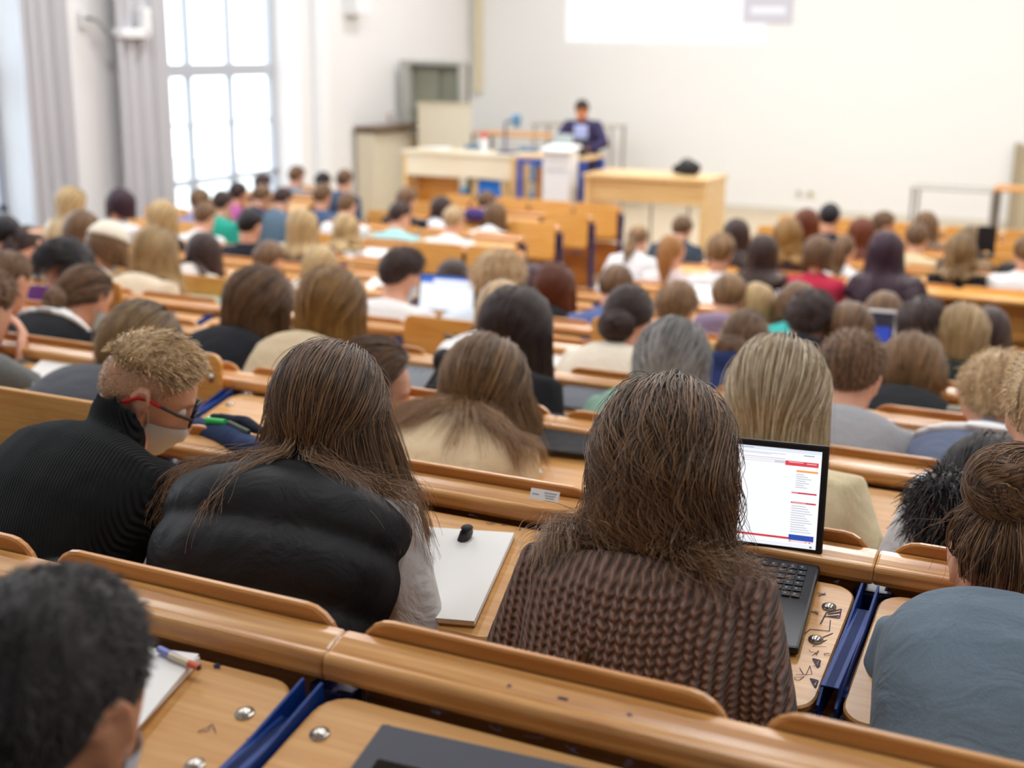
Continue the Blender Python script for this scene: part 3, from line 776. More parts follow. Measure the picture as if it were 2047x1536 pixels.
def garment_mesh(P, voxel, infl=.012, sleeves='long', collar=0.0, puff=0.0, hood=False, name='top', wide=1.0, low=0.0):
    B = Blob(); w = P.w * wide
    tors = [t for t in TORSO if t[0] <= 1.0 - low]
    rings = []
    if puff:
        for i in range(61):
            t = -.05 + (1.0 - low + .05) * i / 60
            a = np.interp(t, [q[0] for q in TORSO], [q[1] for q in TORSO]); f_ = np.interp(t, [q[0] for q in TORSO], [q[2] for q in TORSO]); b_ = np.interp(t, [q[0] for q in TORSO], [q[3] for q in TORSO])
            e = infl + puff * (abs(math.sin(math.pi * t / .20 + .5)) ** .45 - .5)
            rings.append(ring_at(P.sp, t, a * w + e, f_ + e, b_ + e))
    else:
        rings = [ring_at(P.sp, t, a * w + infl, f_ + infl, b_ + infl) for (t, a, f_, b_) in tors]
    B.loft(rings)
    if collar:
        cr = []
        for t, g in ((.97, .012), (1.0, .008), (1.0 + collar * .55, .006), (1.0 + collar, .004), (1.0 + collar * .9, -.004)):
            r = ring_at(P.sp, min(t, 1.0), .066 + g, .066 + g, .066 + g, pw=2.0)
            d = np.array([0, math.sin(R(P.L) * .3 + .15), math.cos(R(P.L) * .3 + .15)]) * max(0, t - 1.0)
            cr.append([p + d for p in r])
        B.loft(cr)
    if hood:
        p, a = sp_at(P.sp, .98); bk = np.array([0, -math.cos(a), math.sin(a)])
        pts = []
        for k in range(11):
            q = R(-110 + 220 * k / 10); pts.append(p + np.array([math.sin(q) * .105, 0, 0]) + bk * (.05 + .055 * math.cos(q)) + np.array([0, 0, .012 - .03 * math.cos(q)]))
        B.chain(pts, [.03, .036, .042, .05, .056, .06, .056, .05, .042, .036, .03], 12)
    if sleeves:
        for s in (-1, 1):
            S, E_, W = P.sh[s], P.el[s], P.wr[s]; g = infl
            inner = S + np.array([-s * .07, 0, -.02])
            if sleeves == 'short': B.chain([inner, S, S * .45 + E_ * .55], [.07 + g, .058 + g, .054 + g], 14)
            else:
                d = (W - E_) / np.linalg.norm(W - E_)
                B.chain([inner, S, S * .5 + E_ * .5, E_, E_ * .5 + W * .5, W - d * .02], [.07 + g, .056 + g, .046 + g, .042 + g, .037 + g, .030 + g], 14)
    me = B.fuse(name, voxel, 5 if not puff else 2, 1.0, .5)
    return me
def legs_meshes():
    B = Blob(); B.chain([(-.09, -.02, .05), (.09, -.02, .05)], [.125, .125], 14)
    for s in (-1, 1): B.chain([(s * .09, 0, .07), (s * .11, .22, .075), (s * .12, .42, .06), (s * .12, .44, -.12), (s * .12, .40, -.36)], [.088, .08, .065, .055, .045], 12)
    tr = B.fuse('trousers', .022, 3)
    B = Blob(); B.chain([(0, -.03, -.40), (0, .06, -.415), (0, .16, -.425)], [.042, .04, .03], 10); shoe = B.fuse('shoe', .014, 2)
    return tr, shoe
LEGS = legs_meshes()
# ------------------------------------------------------------------ hair
def skull_dir(th, ph, pole_tilt):
    """th from the pole, ph around it (0 = back); pole tilted forward by pole_tilt degrees"""
    a = R(pole_tilt); pole = np.array([0, math.sin(a), math.cos(a)]); e1 = np.array([0, -math.cos(a), math.sin(a)]); e2 = np.array([1., 0, 0])
    th = np.asarray(th)[..., None]; ph = np.asarray(ph)[..., None]
    return np.cos(th) * pole + np.sin(th) * (np.cos(ph) * e1 + np.sin(ph) * e2)
def push_head(p, P, off):
    q = (p - P.hc) @ P.hm; d = (q - SKC) / (SKR + off); r = np.linalg.norm(d, axis=-1)
    m = r < 1
    if m.any():
        q2 = SKC + d / np.maximum(r, 1e-6)[:, None] * (SKR + off); p[m] = (q2 @ P.hm.T + P.hc)[m]
    return p
def push_bvh(p, bvh, off, nr=None):
    for i in range(len(p)):
        loc, nor, idx, dist = bvh.find_nearest(Vector(p[i]), .12)
        if loc is None: continue
        dv = Vector(p[i]) - loc; sd = dv.dot(nor)
        if sd < off: 
            q = loc + nor * off
            if nr is not None: nr[i] = nor
            p[i] = (q.x, q.y, q.z)
    return p
def long_guides(P, bvh, th0, ph, length, lift, rng, M=22, pole=32, zstop=-.05, flare=0.0, wave=0.0, wfreq=3.0, stiff=.55, split=0.0, thick=None, off=.012):
    """paths from the parting over the skull, then hanging and lying on whatever is below"""
    n = len(ph); pts = np.zeros((n, M, 3)); lift = np.broadcast_to(lift, (n,)).astype(float)
    length = np.broadcast_to(length, (n,)).astype(float)
    ds = length / (M - 1)
    th = np.array(th0, float); onhead = np.ones(n, bool); prev = np.zeros((n, 3)); p = None; cn = np.zeros((n, 3)); BK = np.array([0, -.75, 0.])
    phv = np.array(ph, float)
    for m in range(M):
        d = skull_dir(th, phv, pole)
        grow = np.minimum(1, .35 + m / 6.0)
        s = SKC + d * (SKR + (lift * grow)[:, None])
        sw = s @ P.hm.T + P.hc
        if m == 0: p = sw.copy()
        else:
            newp = np.where(onhead[:, None], sw, 0)
            g = np.array([0, 0, -1.0]); out = p - P.hc; out[:, 2] = 0; out /= np.maximum(np.linalg.norm(out, axis=1), 1e-6)[:, None]
            lat = np.zeros((n, 3)); lat[:, 0] = np.tanh(phv * 6) * split * np.exp(-(m / M) * 1.2)
            dirv = prev * stiff + (g + out * flare + lat)[:] * (1 - stiff); tc_ = np.linalg.norm(cn, axis=1) > .5
            if tc_.any():
                dd = dirv[tc_] + BK * (1 - stiff); dd = dd - cn[tc_] * np.minimum(0, (dd * cn[tc_]).sum(1))[:, None]; dirv[tc_] = dd
            dirv /= np.maximum(np.linalg.norm(dirv, axis=1), 1e-6)[:, None]
            fall = p + dirv * ds[:, None]
            newp[~onhead] = fall[~onhead]
            k = ~onhead
            if k.any():
                q = newp[k]; q = push_head(q, P, .5 * lift[k].mean() + .004); 
                cq = np.zeros((len(q), 3))
                if bvh is not None: q = push_bvh(q, bvh, off, cq)
                cn[k] = cq
                newp[k] = q
            dv = newp - p; ln = np.maximum(np.linalg.norm(dv, axis=1), 1e-6)
            prev = dv / ln[:, None]; p = newp
        pts[:, m] = p
        th = th + np.where(onhead, ds / (SKR.mean() + lift), 0)
        dz = (d @ P.hm.T)[:, 2]
        onhead &= (dz > zstop) & (th < R(150))
    if wave:
        t = np.linspace(0, 1, M)[None, :, None]; phs = rng.uniform(0, 6.28, n)[:, None, None] * .35 + np.array(ph)[:, None, None] * 2.2
        amp = wave * np.clip((t - .25) / .5, 0, 1)
        side = np.stack([np.cos(phv), np.sin(phv), np.zeros(n)], 1)[:, None, :]
        fr = np.stack([-np.sin(phv) * -1, -np.cos(phv), np.zeros(n)], 1)[:, None, :]
        pts += amp * (side * np.sin(t * wfreq * 6.28 + phs) + .6 * fr * np.cos(t * wfreq * 6.28 * 1.1 + phs))
    return pts
def grid_shell(name, pts, closed=False, thick=.008):
    n, M = pts.shape[:2]
    verts = pts.reshape(-1, 3).tolist(); faces = []; uvs = []
    for i in range(n if closed else n - 1):
        j = (i + 1) % n
        for m in range(M - 1):
            faces.append((i * M + m, j * M + m, j * M + m + 1, i * M + m + 1))
            u0, u1 = i / n, (i + 1) / n; v0, v1 = m / (M - 1), (m + 1) / (M - 1)
            uvs += [(u0, v0), (u1, v0), (u1, v1), (u0, v1)]
    me = np_mesh(name, verts, faces); uv = me.uv_layers.new(name='UVMap'); uv.data.foreach_set('uv', np.array(uvs, 'f').ravel())
    return smooth(me)
def solid(o, t, offset=-1.0):
    md = o.modifiers.new('thickness', 'SOLIDIFY'); md.thickness = t; md.offset = offset; return o
def strands_from_guides(guides, n, rng, spread=.007, radius=.0007, fly=.0, taper=.35, lenvar=.25, clump=.6):
    """many fine hairs following the guide paths"""
    G, M, _ = guides.shape; gi = rng.integers(0, G, n)
    base = guides[gi]
    t = np.linspace(0, 1, M)[None, :, None]
    o = rng.normal(0, spread, (n, 1, 3)) * (1 - clump * t * .6)
    o2 = rng.normal(0, fly, (n, 1, 3)) * t ** 2
    w = rng.normal(0, spread * .35, (n, 2, 3)); wob = w[:, :1] * np.sin(t * 9 + rng.uniform(0, 6.28, (n, 1, 1))) * t + w[:, 1:] * np.sin(t * 21 + rng.uniform(0, 6.28, (n, 1, 1))) * .4 * t
    pts = base + o + o2 + wob
    k = 1 - lenvar * rng.random(n) ** 2       # shortened hairs
    tt = np.linspace(0, 1, M)[None, :] * k[:, None] * (M - 1)
    i0 = np.clip(np.floor(tt).astype(int), 0, M - 2); u = (tt - i0)[..., None]
    idx = np.arange(n)[:, None]
    return pts[idx, i0] * (1 - u) + pts[idx, i0 + 1] * u
def curves_data(name, pts, radius, tip=.35):
    n, M, _ = pts.shape
    hc = bpy.data.hair_curves.new(name); hc.add_curves([M] * n)
    hc.attributes['position'].data.foreach_set('vector', pts.astype('f').ravel())
    ra = hc.attributes.get('radius') or hc.attributes.new('radius', 'FLOAT', 'POINT')
    r = np.tile(np.linspace(1, tip, M) * radius, n).astype('f'); ra.data.foreach_set('value', r)
    return hc
def hairline(ph):
    a = np.abs((np.asarray(ph) + np.pi) % (2 * np.pi) - np.pi) * 180 / np.pi
    return np.radians(np.interp(a, [0, 35, 62, 80, 90, 102, 118, 135, 160, 180], [136, 130, 116, 94, 89, 92, 80, 62, 54, 52]))
def fade_edge(ph):
    a = np.abs((np.asarray(ph) + np.pi) % (2 * np.pi) - np.pi) * 180 / np.pi
    return np.radians(np.interp(a, [0, 50, 90, 125, 180], [74, 70, 62, 60, 54]))
def short_shell(P, rng, top=.026, side=.010, messy=.004, nph=56, nth=18, pole=-8, fade=.0):
    pts = np.zeros((nph, nth, 3))
    for i in range(nph):
        ph = 2 * math.pi * i / nph; he = float(fade_edge(ph) if fade else hairline(ph))
        for j in range(nth):
            u = j / (nth - 1); th = he * u
            d = np.array([math.sin(th) * math.sin(ph), -math.sin(th) * math.cos(ph), math.cos(th)])
            k = max(0, math.cos(th * .92)) ** .7
            h = side + (top - side) * k
            edge = min(1, (1 - u) / .22); h = h * (edge ** .6) - (.004 if edge <= 0.001 else 0)
            h += messy * (math.sin(ph * 9 + th * 7) * math.sin(th * 13 + ph * 4) + rng.normal(0, .35)) * min(1, edge) * (.3 + .7 * k)
            s = SKC + d * (SKR + h); q = hl(P, s)
            if th > R(112): q = q + P.hm @ np.array([0, .012, -.004]) * (th - R(112)) / R(24)
            pts[i, j] = q
    return pts
def gather_guides(P, rng, n, bdir, M=14, lift=.006, jitter=.0):
    """hair combed from the hairline over the skull to one gathering point (head-local direction)"""
    b = np.array(bdir, float); b /= np.linalg.norm(b)
    out = np.zeros((n, M, 3))
    for i in range(n):
        ph = 2 * math.pi * (i + (rng.random() if jitter else 0)) / n; th = float(hairline(ph)) * (1 if not jitter else rng.uniform(.35, 1))
        r = np.array([math.sin(th) * math.sin(ph), -math.sin(th) * math.cos(ph), math.cos(th)])
        om = math.acos(max(-1, min(1, r.dot(b)))); so = max(math.sin(om), 1e-4)
        if math.pi - om < .3:   # nearly opposite: go over the crown
            r = r + np.array([0, 0, .4]); r /= np.linalg.norm(r); om = math.acos(max(-1, min(1, r.dot(b)))); so = math.sin(om)
        for m in range(M):
            t = m / (M - 1); d = (math.sin((1 - t) * om) * r + math.sin(t * om) * b) / so; d /= np.linalg.norm(d)
            l = lift * (math.sin(min(1, t * 1.6 + .12) * math.pi / 2)) - (.004 if m == 0 else 0) + (rng.normal(0, jitter) if jitter else 0)
            out[i, m] = hl(P, SKC + d * (SKR + l))
    return out
def bun_mesh(c, rad, Mx, seed=0):
    """knotted coil: two wound ridged loops"""
    rng = np.random.default_rng(seed); nu, nv = 48, 22; verts = []; faces = []; uvs = []
    for i in range(nu):
        for j in range(nv):
            u = 2 * math.pi * i / nu; v = math.pi * j / (nv - 1)
            k = 1 + .10 * math.sin(3 * u + 5 * v) + .05 * math.sin(9 * u - 7 * v + 1) + .03 * math.sin(17 * v + 4 * u)
            q = np.array([math.sin(v) * math.cos(u) * rad[0], math.sin(v) * math.sin(u) * rad[1], math.cos(v) * rad[2]]) * k
            verts.append(Mx @ q + c)
    for i in range(nu):
        for j in range(nv - 1):
            a = (i + 1) % nu; faces.append((i * nv + j, a * nv + j, a * nv + j + 1, i * nv + j + 1))
            u0, u1, v0, v1 = i / nu, (i + 1) / nu, j / nv, (j + 1) / nv; uvs += [((u0 + v0) * .5, u0), ((u1 + v0) * .5, u1), ((u1 + v1) * .5, u1), ((u0 + v1) * .5, u0)]
    me = np_mesh('bun', verts, faces); uv = me.uv_layers.new(name='UVMap'); uv.data.foreach_set('uv', np.array(uvs, 'f').ravel())
    return smooth(me)
def bvh_of(me):
    return BVHTree.FromPolygons([v.co.copy() for v in me.vertices], [tuple(p.vertices) for p in me.polygons])
# ------------------------------------------------------------------ people: styles, placement
STY = {
    'long': dict(k='long', L=.52, lift=.013, flare=.06), 'longw': dict(k='long', L=.52, lift=.015, wave=.012), 'mid': dict(k='long', L=.40, lift=.013), 'bob': dict(k='long', L=.31, lift=.014),
    'wavy': dict(k='long', L=.46, lift=.017, wave=.018, flare=.06), 'bigcurl': dict(k='long', L=.30, lift=.045, wave=.016, wf=5),
    'short': dict(k='short', top=.026, side=.011, messy=.003), 'messy': dict(k='short', top=.040, side=.018, messy=.009), 'buzz': dict(k='short', top=.015, side=.006, messy=.002),
    'fade': dict(k='short', top=.040, side=.012, messy=.007, fade=.85), 'curl': dict(k='short', top=.045, side=.030, messy=.012),
    'bun': dict(k='gather', d=(0, -1, -.05), bun=.046), 'lowbun': dict(k='gather', d=(0, -.9, -.45), bun=.044), 'hibun': dict(k='gather', d=(0, -.62, .78), bun=.058, lift=.012), 'knot': dict(k='gather', d=(0, -.95, -.3), bun=.055, lift=.012),
    'pony': dict(k='gather', d=(0, -.95, .25), tail=.34), 'lowpony': dict(k='gather', d=(0, -.92, -.4), tail=.30), 'hipony': dict(k='gather', d=(0, -.75, .6), tail=.40, tr=.034),
    'cap': dict(k='long', L=.30, lift=.014, cap=True), 'none': dict(k='none'),
}
SKIN = {'a': skin('skin_light', 'e3b094'), 'b': skin('skin_warm', 'd49a76'), 'c': skin('skin_tan', 'b57f5c')}
MASKM = plain('mask_blue', 'c3dcea', 0.85, noise=0.03); MASKW = plain('mask_white', 'dfe7f0', 0.85, noise=0.03)
BODY_C, TOP_C, HAIR_C, MASK_C = {}, {}, {}, {}
CAPM = cloth('cloth_cap', 'e6ddcc'); STUB = skin('shaved_skin', 'c9a182')
def build_hair(P, st, q, bvh, seed):
    """list of (name, mesh, solidify) and list of strand data"""
    rng = np.random.default_rng(seed); shells = []; strands = []
    k = st['k']; ns = st.get('n', {0: 0, 1: 2200, 2: 6000}[q]); rad = st.get('r', {0: .001, 1: .0011, 2: .00075}[q])
    if k == 'long':
        fr = R(st.get('front', 122)); nph = {0: 30, 1: 44, 2: 60}[q]; M = {0: 14, 1: 18, 2: 26}[q]
        ph = np.linspace(-fr, fr, nph); vl = st.get('vl', .16); L = st['L'] * (1 - vl * (np.abs(ph) / fr) ** 2) * (1 + .05 * np.sin(ph * 5 + seed))
        lift = st['lift'] * (1 + .12 * np.sin(ph * 6 + seed))
        g = long_guides(P, bvh, np.full(nph, .03), ph, L * (1 if q == 0 else .80 if q == 1 else .66), lift * (1 if q < 2 else .8), rng, M, st.get('pole', 30), st.get('zs', -.05), st.get('flare', .0), st.get('wave', 0), st.get('wf', 3.0), st.get('stiff', .5), split=st.get('split', 0))
        shells.append(('hair', grid_shell('hair', g), {0: .014, 1: .01, 2: .005}[q]))
        if ns:
            G = {1: 130, 2: 380}[q]; th0 = rng.uniform(.02, .9, G) * (rng.random(G) < .55) + .07; p2 = rng.uniform(-fr, fr, G)
            Ls = st['L'] * (1 - vl * 1.1 * (np.abs(p2) / fr) ** 2) * rng.uniform(.82, 1.04, G) - th0 * .08
            g2 = long_guides(P, bvh, th0, p2, Ls, st['lift'] + rng.normal(.003, .003, G), rng, M + 4, st.get('pole', 30), st.get('zs', -.05), st.get('flare', 0), st.get('wave', 0) * 1.25, st.get('wf', 3.0), st.get('stiff', .5), off=.016, split=st.get('split', 0))
            strands.append(curves_data('strands', strands_from_guides(g2, ns, rng, st.get('spread', .008), fly=st.get('fly', .010)), rad))
            if st.get('flyaway'):
                strands.append(curves_data('flyaway_hairs', strands_from_guides(g2, st['flyaway'], rng, .010, fly=.018, clump=0), rad * .6))
        if st.get('cap'):
            pts = np.zeros((40, 9, 3))
            for i in range(40):
                a = 2 * math.pi * i / 40
                for j in range(9):
                    th = R(78) * j / 8; dd = np.array([math.sin(th) * math.sin(a), -math.sin(th) * math.cos(a), math.cos(th)])
                    pts[i, j] = hl(P, SKC + np.array([0, 0, .012]) + dd * (SKR + .026))
            shells.append(('cap', grid_shell('cap', pts, True), .006))
    elif k == 'short':
        pts = short_shell(P, rng, st['top'], st['side'], st['messy'], {0: 30, 1: 44, 2: 72}[q], {0: 12, 1: 16, 2: 26}[q], fade=st.get('fade', 0))
        if st.get('fade'):
            lo = short_shell(P, rng, .004, .003, .0, 48, 14); shells.append(('shaved_sides', grid_shell('shaved_sides', lo, True), 0))
        shells.append(('hair', grid_shell('hair', pts, True), 0))
        if ns:
            n = ns; ph = rng.uniform(-math.pi, math.pi, n); th = np.arccos(1 - rng.random(n) * (1 - np.cos(hairline(ph) * .97)))
            d = np.stack([np.sin(th) * np.sin(ph), -np.sin(th) * np.cos(ph), np.cos(th)], 1); M = 6
            kk = np.clip(np.cos(th * .92), 0, 1) ** .7; edge = np.clip((hairline(ph) - th) / .35, .08, 1)
            ln = (st['side'] * 1.5 + (st['top'] * 1.5 - st['side']) * kk) * (.7 + .5 * rng.random(n)) * edge
            if st.get('fade'): ln = np.where(th > fade_edge(ph), .003, ln)
            cmb = np.array(st.get('comb', (.3, .55, -.25))); tang = cmb - d * (d @ cmb)[:, None]; fall = np.array([0, 0, -1.]) - d * (d @ np.array([0, 0, -1.]))[:, None]
            tang = tang * kk[:, None] + fall * (1 - kk[:, None]) + rng.normal(0, .35, (n, 3)); tang -= d * (tang * d).sum(1)[:, None]
            t = np.linspace(0, 1, M)[None, :, None]
            root = SKC + d * (SKR + np.maximum(.001, st['side'] * .3))
            pts = root[:, None] + d[:, None] * ln[:, None, None] * (t * .9 - .25 * t ** 2) + tang[:, None] * ln[:, None, None] * (t ** 1.4) * .75
            pts = pts @ P.hm.T + P.hc
            strands.append(curves_data('strands', pts, rad, .5))
    elif k == 'gather':
        d = np.array(st['d'], float); d /= np.linalg.norm(d); lf = st.get('lift', .008)
        g = gather_guides(P, rng, {0: 28, 1: 40, 2: 60}[q], d, 14, lf)
        shells.append(('hair', grid_shell('hair', g, True), 0))
        if ns:
            g2 = gather_guides(P, rng, 240, d, 14, lf + .004, jitter=.0015)
            strands.append(curves_data('strands', strands_from_guides(g2, ns, rng, .004, fly=.003, lenvar=.1), rad))
            if st.get('flyaway'): strands.append(curves_data('flyaway_hairs', strands_from_guides(g2[:, ::-1], st['flyaway'], rng, .010, fly=.045, clump=0, lenvar=.9), rad * .8))
        c = SKC + d * (SKR + .018)
        if st.get('bun'):
            b = st['bun']; c = SKC + d * (SKR + b * .72); shells.append(('bun', bun_mesh(hl(P, c), (b * 1.12, b * .85, b), P.hm, seed), 0))
            if ns:
                nn = ns // 3; u = rng.uniform(0, 6.28, nn); v = rng.uniform(-1, 1, nn); t = np.linspace(0, 1.6, 14)[None, :]
                ang = u[:, None] + t * 2.2; vv = v[:, None] * .8 + .25 * np.sin(ang * 2 + u[:, None]); rr = np.sqrt(np.clip(1 - vv ** 2, .05, 1)) * (1.03 + rng.normal(0, .05, nn)[:, None])
                q3 = np.stack([rr * np.cos(ang) * b * 1.12, vv * b * .9, rr * np.sin(ang) * b], -1) + c
                strands.append(curves_data('bun_strands', q3 @ P.hm.T + P.hc, rad))
        if st.get('tail'):
            n = 18; M = 14; ang = 2 * math.pi * np.arange(n) / n; tr = st.get('tr', .028)
            p0 = hl(P, c + d * .012); pts = np.zeros((n, M, 3)); cen = p0.copy(); dirv = P.hm @ (d * .7 + np.array([0, -.3, .0])); dirv /= np.linalg.norm(dirv)
            cs = []
            for m in range(M):
                cs.append(cen.copy()); dirv = dirv * .55 + np.array([0, -.06, -1.]) * .45; dirv /= np.linalg.norm(dirv); cen = cen + dirv * st['tail'] / (M - 1)
                cc = push_bvh(push_head(cen[None].copy(), P, .018), bvh, .03)[0]; cen = cc
            cs = np.array(cs)
            for m in range(M):
                t = m / (M - 1); r_ = tr * (.55 + 1.1 * math.sin(min(1, t * 1.15 + .1) * math.pi) ** .7) * (1 if t < .97 else .4)
                tg = cs[min(m + 1, M - 1)] - cs[max(m - 1, 0)]; tg /= np.linalg.norm(tg); a = np.array([1., 0, 0]); a -= tg * tg[0]; a /= np.linalg.norm(a); b2 = np.cross(tg, a)
                pts[:, m] = cs[m] + (a[None] * np.cos(ang)[:, None] * 1.15 + b2[None] * np.sin(ang)[:, None] * .8) * r_
            shells.append(('ponytail', grid_shell('ponytail', pts, True), 0))
            if ns: strands.append(curves_data('tail_strands', strands_from_guides(pts, ns // 3, rng, .006, fly=.012), rad))
    return shells, strands
def mask_mesh(P):
    n, m_ = 22, 9; vs = []; fs = []
    for side in (0, 1):
        for j in range(m_):
            z = -.112 + .086 * j / (m_ - 1)
            a = np.interp(z, [h[0] for h in HEAD_RINGS], [h[1] for h in HEAD_RINGS]); yf = np.interp(z, [h[0] for h in HEAD_RINGS], [h[2] for h in HEAD_RINGS])
            for i in range(n):
                q = R(-76 + 152 * i / (n - 1)); o = .004 + (.002 if side == 0 else 0)
                x = (a + o) * math.sin(q); y = (yf + o) * math.cos(q)
                y += (.020 * math.exp(-((z + .045) / .03) ** 2) + .002 * math.sin(j * 2.8)) * math.exp(-(q / .45) ** 2)
                vs.append(hl(P, (x, y, z)))
    k = n * m_
    for j in range(m_ - 1):
        for i in range(n - 1):
            f = (j * n + i, j * n + i + 1, (j + 1) * n + i + 1, (j + 1) * n + i); fs.append(f); fs.append(tuple(k + v for v in f[::-1]))
    M_ = MB(); M_.raw([Vector(v) for v in vs], fs)
    for s in (-1, 1):
        for (z0, z1) in ((-.032, .026), (-.100, -.022)):
            a = np.interp(z0, [h[0] for h in HEAD_RINGS], [h[1] for h in HEAD_RINGS]); yf = np.interp(z0, [h[0] for h in HEAD_RINGS], [h[2] for h in HEAD_RINGS])
            M_.tube([Vector(hl(P, (s * (a + .004) * math.sin(R(74)), (yf + .004) * math.cos(R(74)), z0))), Vector(hl(P, (s * .079, .012, (z0 * .45 + z1 * .55)))), Vector(hl(P, (s * .083, -.012, z1)))], .0016, 5)
    return smooth(M_.mesh('face_mask'))
def qz(v, s): return round(v / s) * s
PEOPLE = []
SEATED = dict(n=0)
def place(x, ytop, row, s, base=.28, off=.128, dz=0):
    Y = ROWY[row] if row >= 0 else ROWY[0] - .93
    zseat = Zt(Y) - SEAT_DROP if row >= 0 else Zt(ROWY[0]) + .125 - SEAT_DROP
    Yh = Y + .45; Ldeg = 0
    for _ in range(12):
        z = depth(at(x, ytop, Yh)); yc = ytop + off * s * F_PX / z; H = at(x, yc, Yh); h = (H.z - zseat - dz) / s
        lo, hi = 0., 62.
        for _ in range(25):
            mid = (lo + hi) / 2; P0 = HC_TAB(mid)
            if P0[1] > h: lo = mid
            else: hi = mid
        Ldeg = lo; Yh = Y + base + HC_TAB(Ldeg)[0] * s
    return H, Ldeg
_hc = {}
def HC_TAB(L):
    k = round(L)
    if k not in _hc:
        P = make_pose(k); _hc[k] = (P.hc[1], P.hc[2])
    return _hc[k]
def person(x, ytop, row, sty, hc, top, label, rz=0, hy=0, hp=None, hr=0, arms='desk', q=0, s=1.05, w=None, sk='a', mask=None, tk='plain', sleeves='long', collar=0, hood=False, puff=0, L=None, low=0.0, rough=.85, infl=.012, trousers='2a2d38', H=None, seed=None, mods=None, na=None, dz=0, base=.28, hlabel=None):
    SEATED['n'] += 1; seed = SEATED['n'] if seed is None else seed
    st = dict(STY[sty]) if isinstance(sty, str) else dict(sty)
    if mods: st.update(mods)
    if w is None: w = 1.08 if st['k'] == 'short' else .95
    if H is None: H, Ls = place(x, ytop, row, s, base=base, dz=dz, off=.116 + (st.get('lift', .012) if st['k'] != 'short' else st['top'] * 1.0))
    else: Ls = 20
    L = Ls if L is None else L

    if q == 0 and not collar: collar = .035
    hp = (10 + L * .35) if hp is None else hp
    if q == 0: L, hy, hp, w = qz(L, 12), qz(hy, 30), qz(hp, 12), round(w, 1)
    key = (round(L, 1), hy, hp, hr, arms, round(w, 2), na)
    if q < 2: bk = key + ((0,) if q == 0 else (1,))
    else: bk = key + (2, SEATED['n'])
    if bk not in BODY_C:
        P = make_pose(L, hy, hp, hr, arms, w, na=na); BODY_C[bk] = (P, body_mesh(P, {0: .016, 1: .012, 2: .0075}[q]))
    P, bme = BODY_C[bk]
    tkk = bk + (sleeves, collar, hood, puff, low, infl)
    if tkk not in TOP_C:
        tm = garment_mesh(P, {0: .02, 1: .016, 2: .009}[q], infl, sleeves, collar, puff, hood, low=low)
        TOP_C[tkk] = (tm, bvh_of(tm))
    tme, bvh = TOP_C[tkk]
    hk = bk + (str(sorted(st.items(), key=str)), seed % (3 if q == 0 else 997))
    if hk not in HAIR_C: HAIR_C[hk] = build_hair(P, st, q, bvh, seed) if st['k'] != 'none' else ([], [])
    sh, sd = HAIR_C[hk]
    loc = Vector(H) - Matrix.Rotation(R(rz), 3, 'Z') @ Vector(P.hc * s)
    root = empty('person', loc, R(rz), label, 'person', 'students in the lecture benches'); root.scale = (s, s, s)
    link('body', bme, SKIN[sk], root)
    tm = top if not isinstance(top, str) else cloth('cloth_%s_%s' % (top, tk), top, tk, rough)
    link('top', tme, tm, root)
    link('trousers', LEGS[0], cloth('cloth_%s_plain' % trousers, trousers), root)
    for sx in (-1, 1): link('shoe', LEGS[1], BLACKM, root, (sx * .12, .40, 0))
    par = None
    for (nm, me, th) in sh:
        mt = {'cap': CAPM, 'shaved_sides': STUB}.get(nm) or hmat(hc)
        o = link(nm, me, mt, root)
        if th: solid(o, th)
        if par is None: par = o; 
        if nm == 'hair' and hlabel: o['label'] = hlabel
    for d in sd:
        o = link(d.name.split('.')[0], d, hmat(hc, True), par or root); o['kind'] = 'stuff'
    if mask:
        if bk not in MASK_C: MASK_C[bk] = mask_mesh(P)
        link('face_mask', MASK_C[bk], MASKM if mask == 'b' else MASKW, root)
    LOWERED.append((row + 1, loc.x))
    root['pose_row'] = row
    PEOPLE.append((root, P, s, tme, bvh))
    return root, P
def onto(root, P, p):   # body-local to world
    return Matrix.Translation(root.location) @ root.rotation_euler.to_matrix().to_4x4() @ Matrix.Scale(root.scale[0], 4) @ Vector(p)
# ------------------------------------------------------------------ people in the first rows (in focus)
NEARP = {}
VEST = cloth('cloth_vest', '17171b', 'plain', .55, .1, .25); SHIRT = cloth('cloth_shirt', 'b9b3b0', 'plain', .8, .05, .5); SHIRTL = cloth('cloth_shirt_shade', '69747d', 'plain', .8, .08, .5)  # blue-grey shirt tone: sleeve shade put into the colour, left unused
NEARP['dark_head'] = person(135, 1062, -1, dict(k='short', top=.018, side=.004, messy=.002, n=6000, r=.0008), 'gy', '1d1d22', 'person in black closest to the viewer, only the head in view', rz=2, hp=14, q=2, s=1.08, mask='w', sk='b', H=at(92, 1445, .80), L=24, hlabel='short dark hair, grey sheen put into its tone')  # grey sheen of the crown is put into the gy hair tones
NEARP['glasses'] = person(295, 660, 0, dict(k='short', top=.022, side=.012, messy=.004, fade=.9, n=4200, r=.0008, comb=(.1, 1.0, .0)), 'hb', '0d1012', 'person in a black ribbed polo shirt with red and black glasses and face mask', rz=-6, hy=-48, hp=30, hr=6, q=2, s=1.0, dz=.08, collar=.075, tk='rib', mask='w', arms='hang', w=1.22, hlabel='short blond hair shaved at the sides')
NEARP['vest'] = person(655, 704, 0, dict(k='long', L=.56, vl=-.25, lift=.013, wave=.010, wf=2.0, n=10000, r=.0007, flyaway=150, front=126, spread=.008, fly=.014, flare=.02, stiff=.5, split=.5), 'br', SHIRT, 'person in a black padded vest over a pale shirt beside the white writing pad', rz=6, hy=2, hp=22, q=2, s=1.0, dz=.05, arms='hang', collar=.03, w=1.1, hlabel='loose long brown hair')
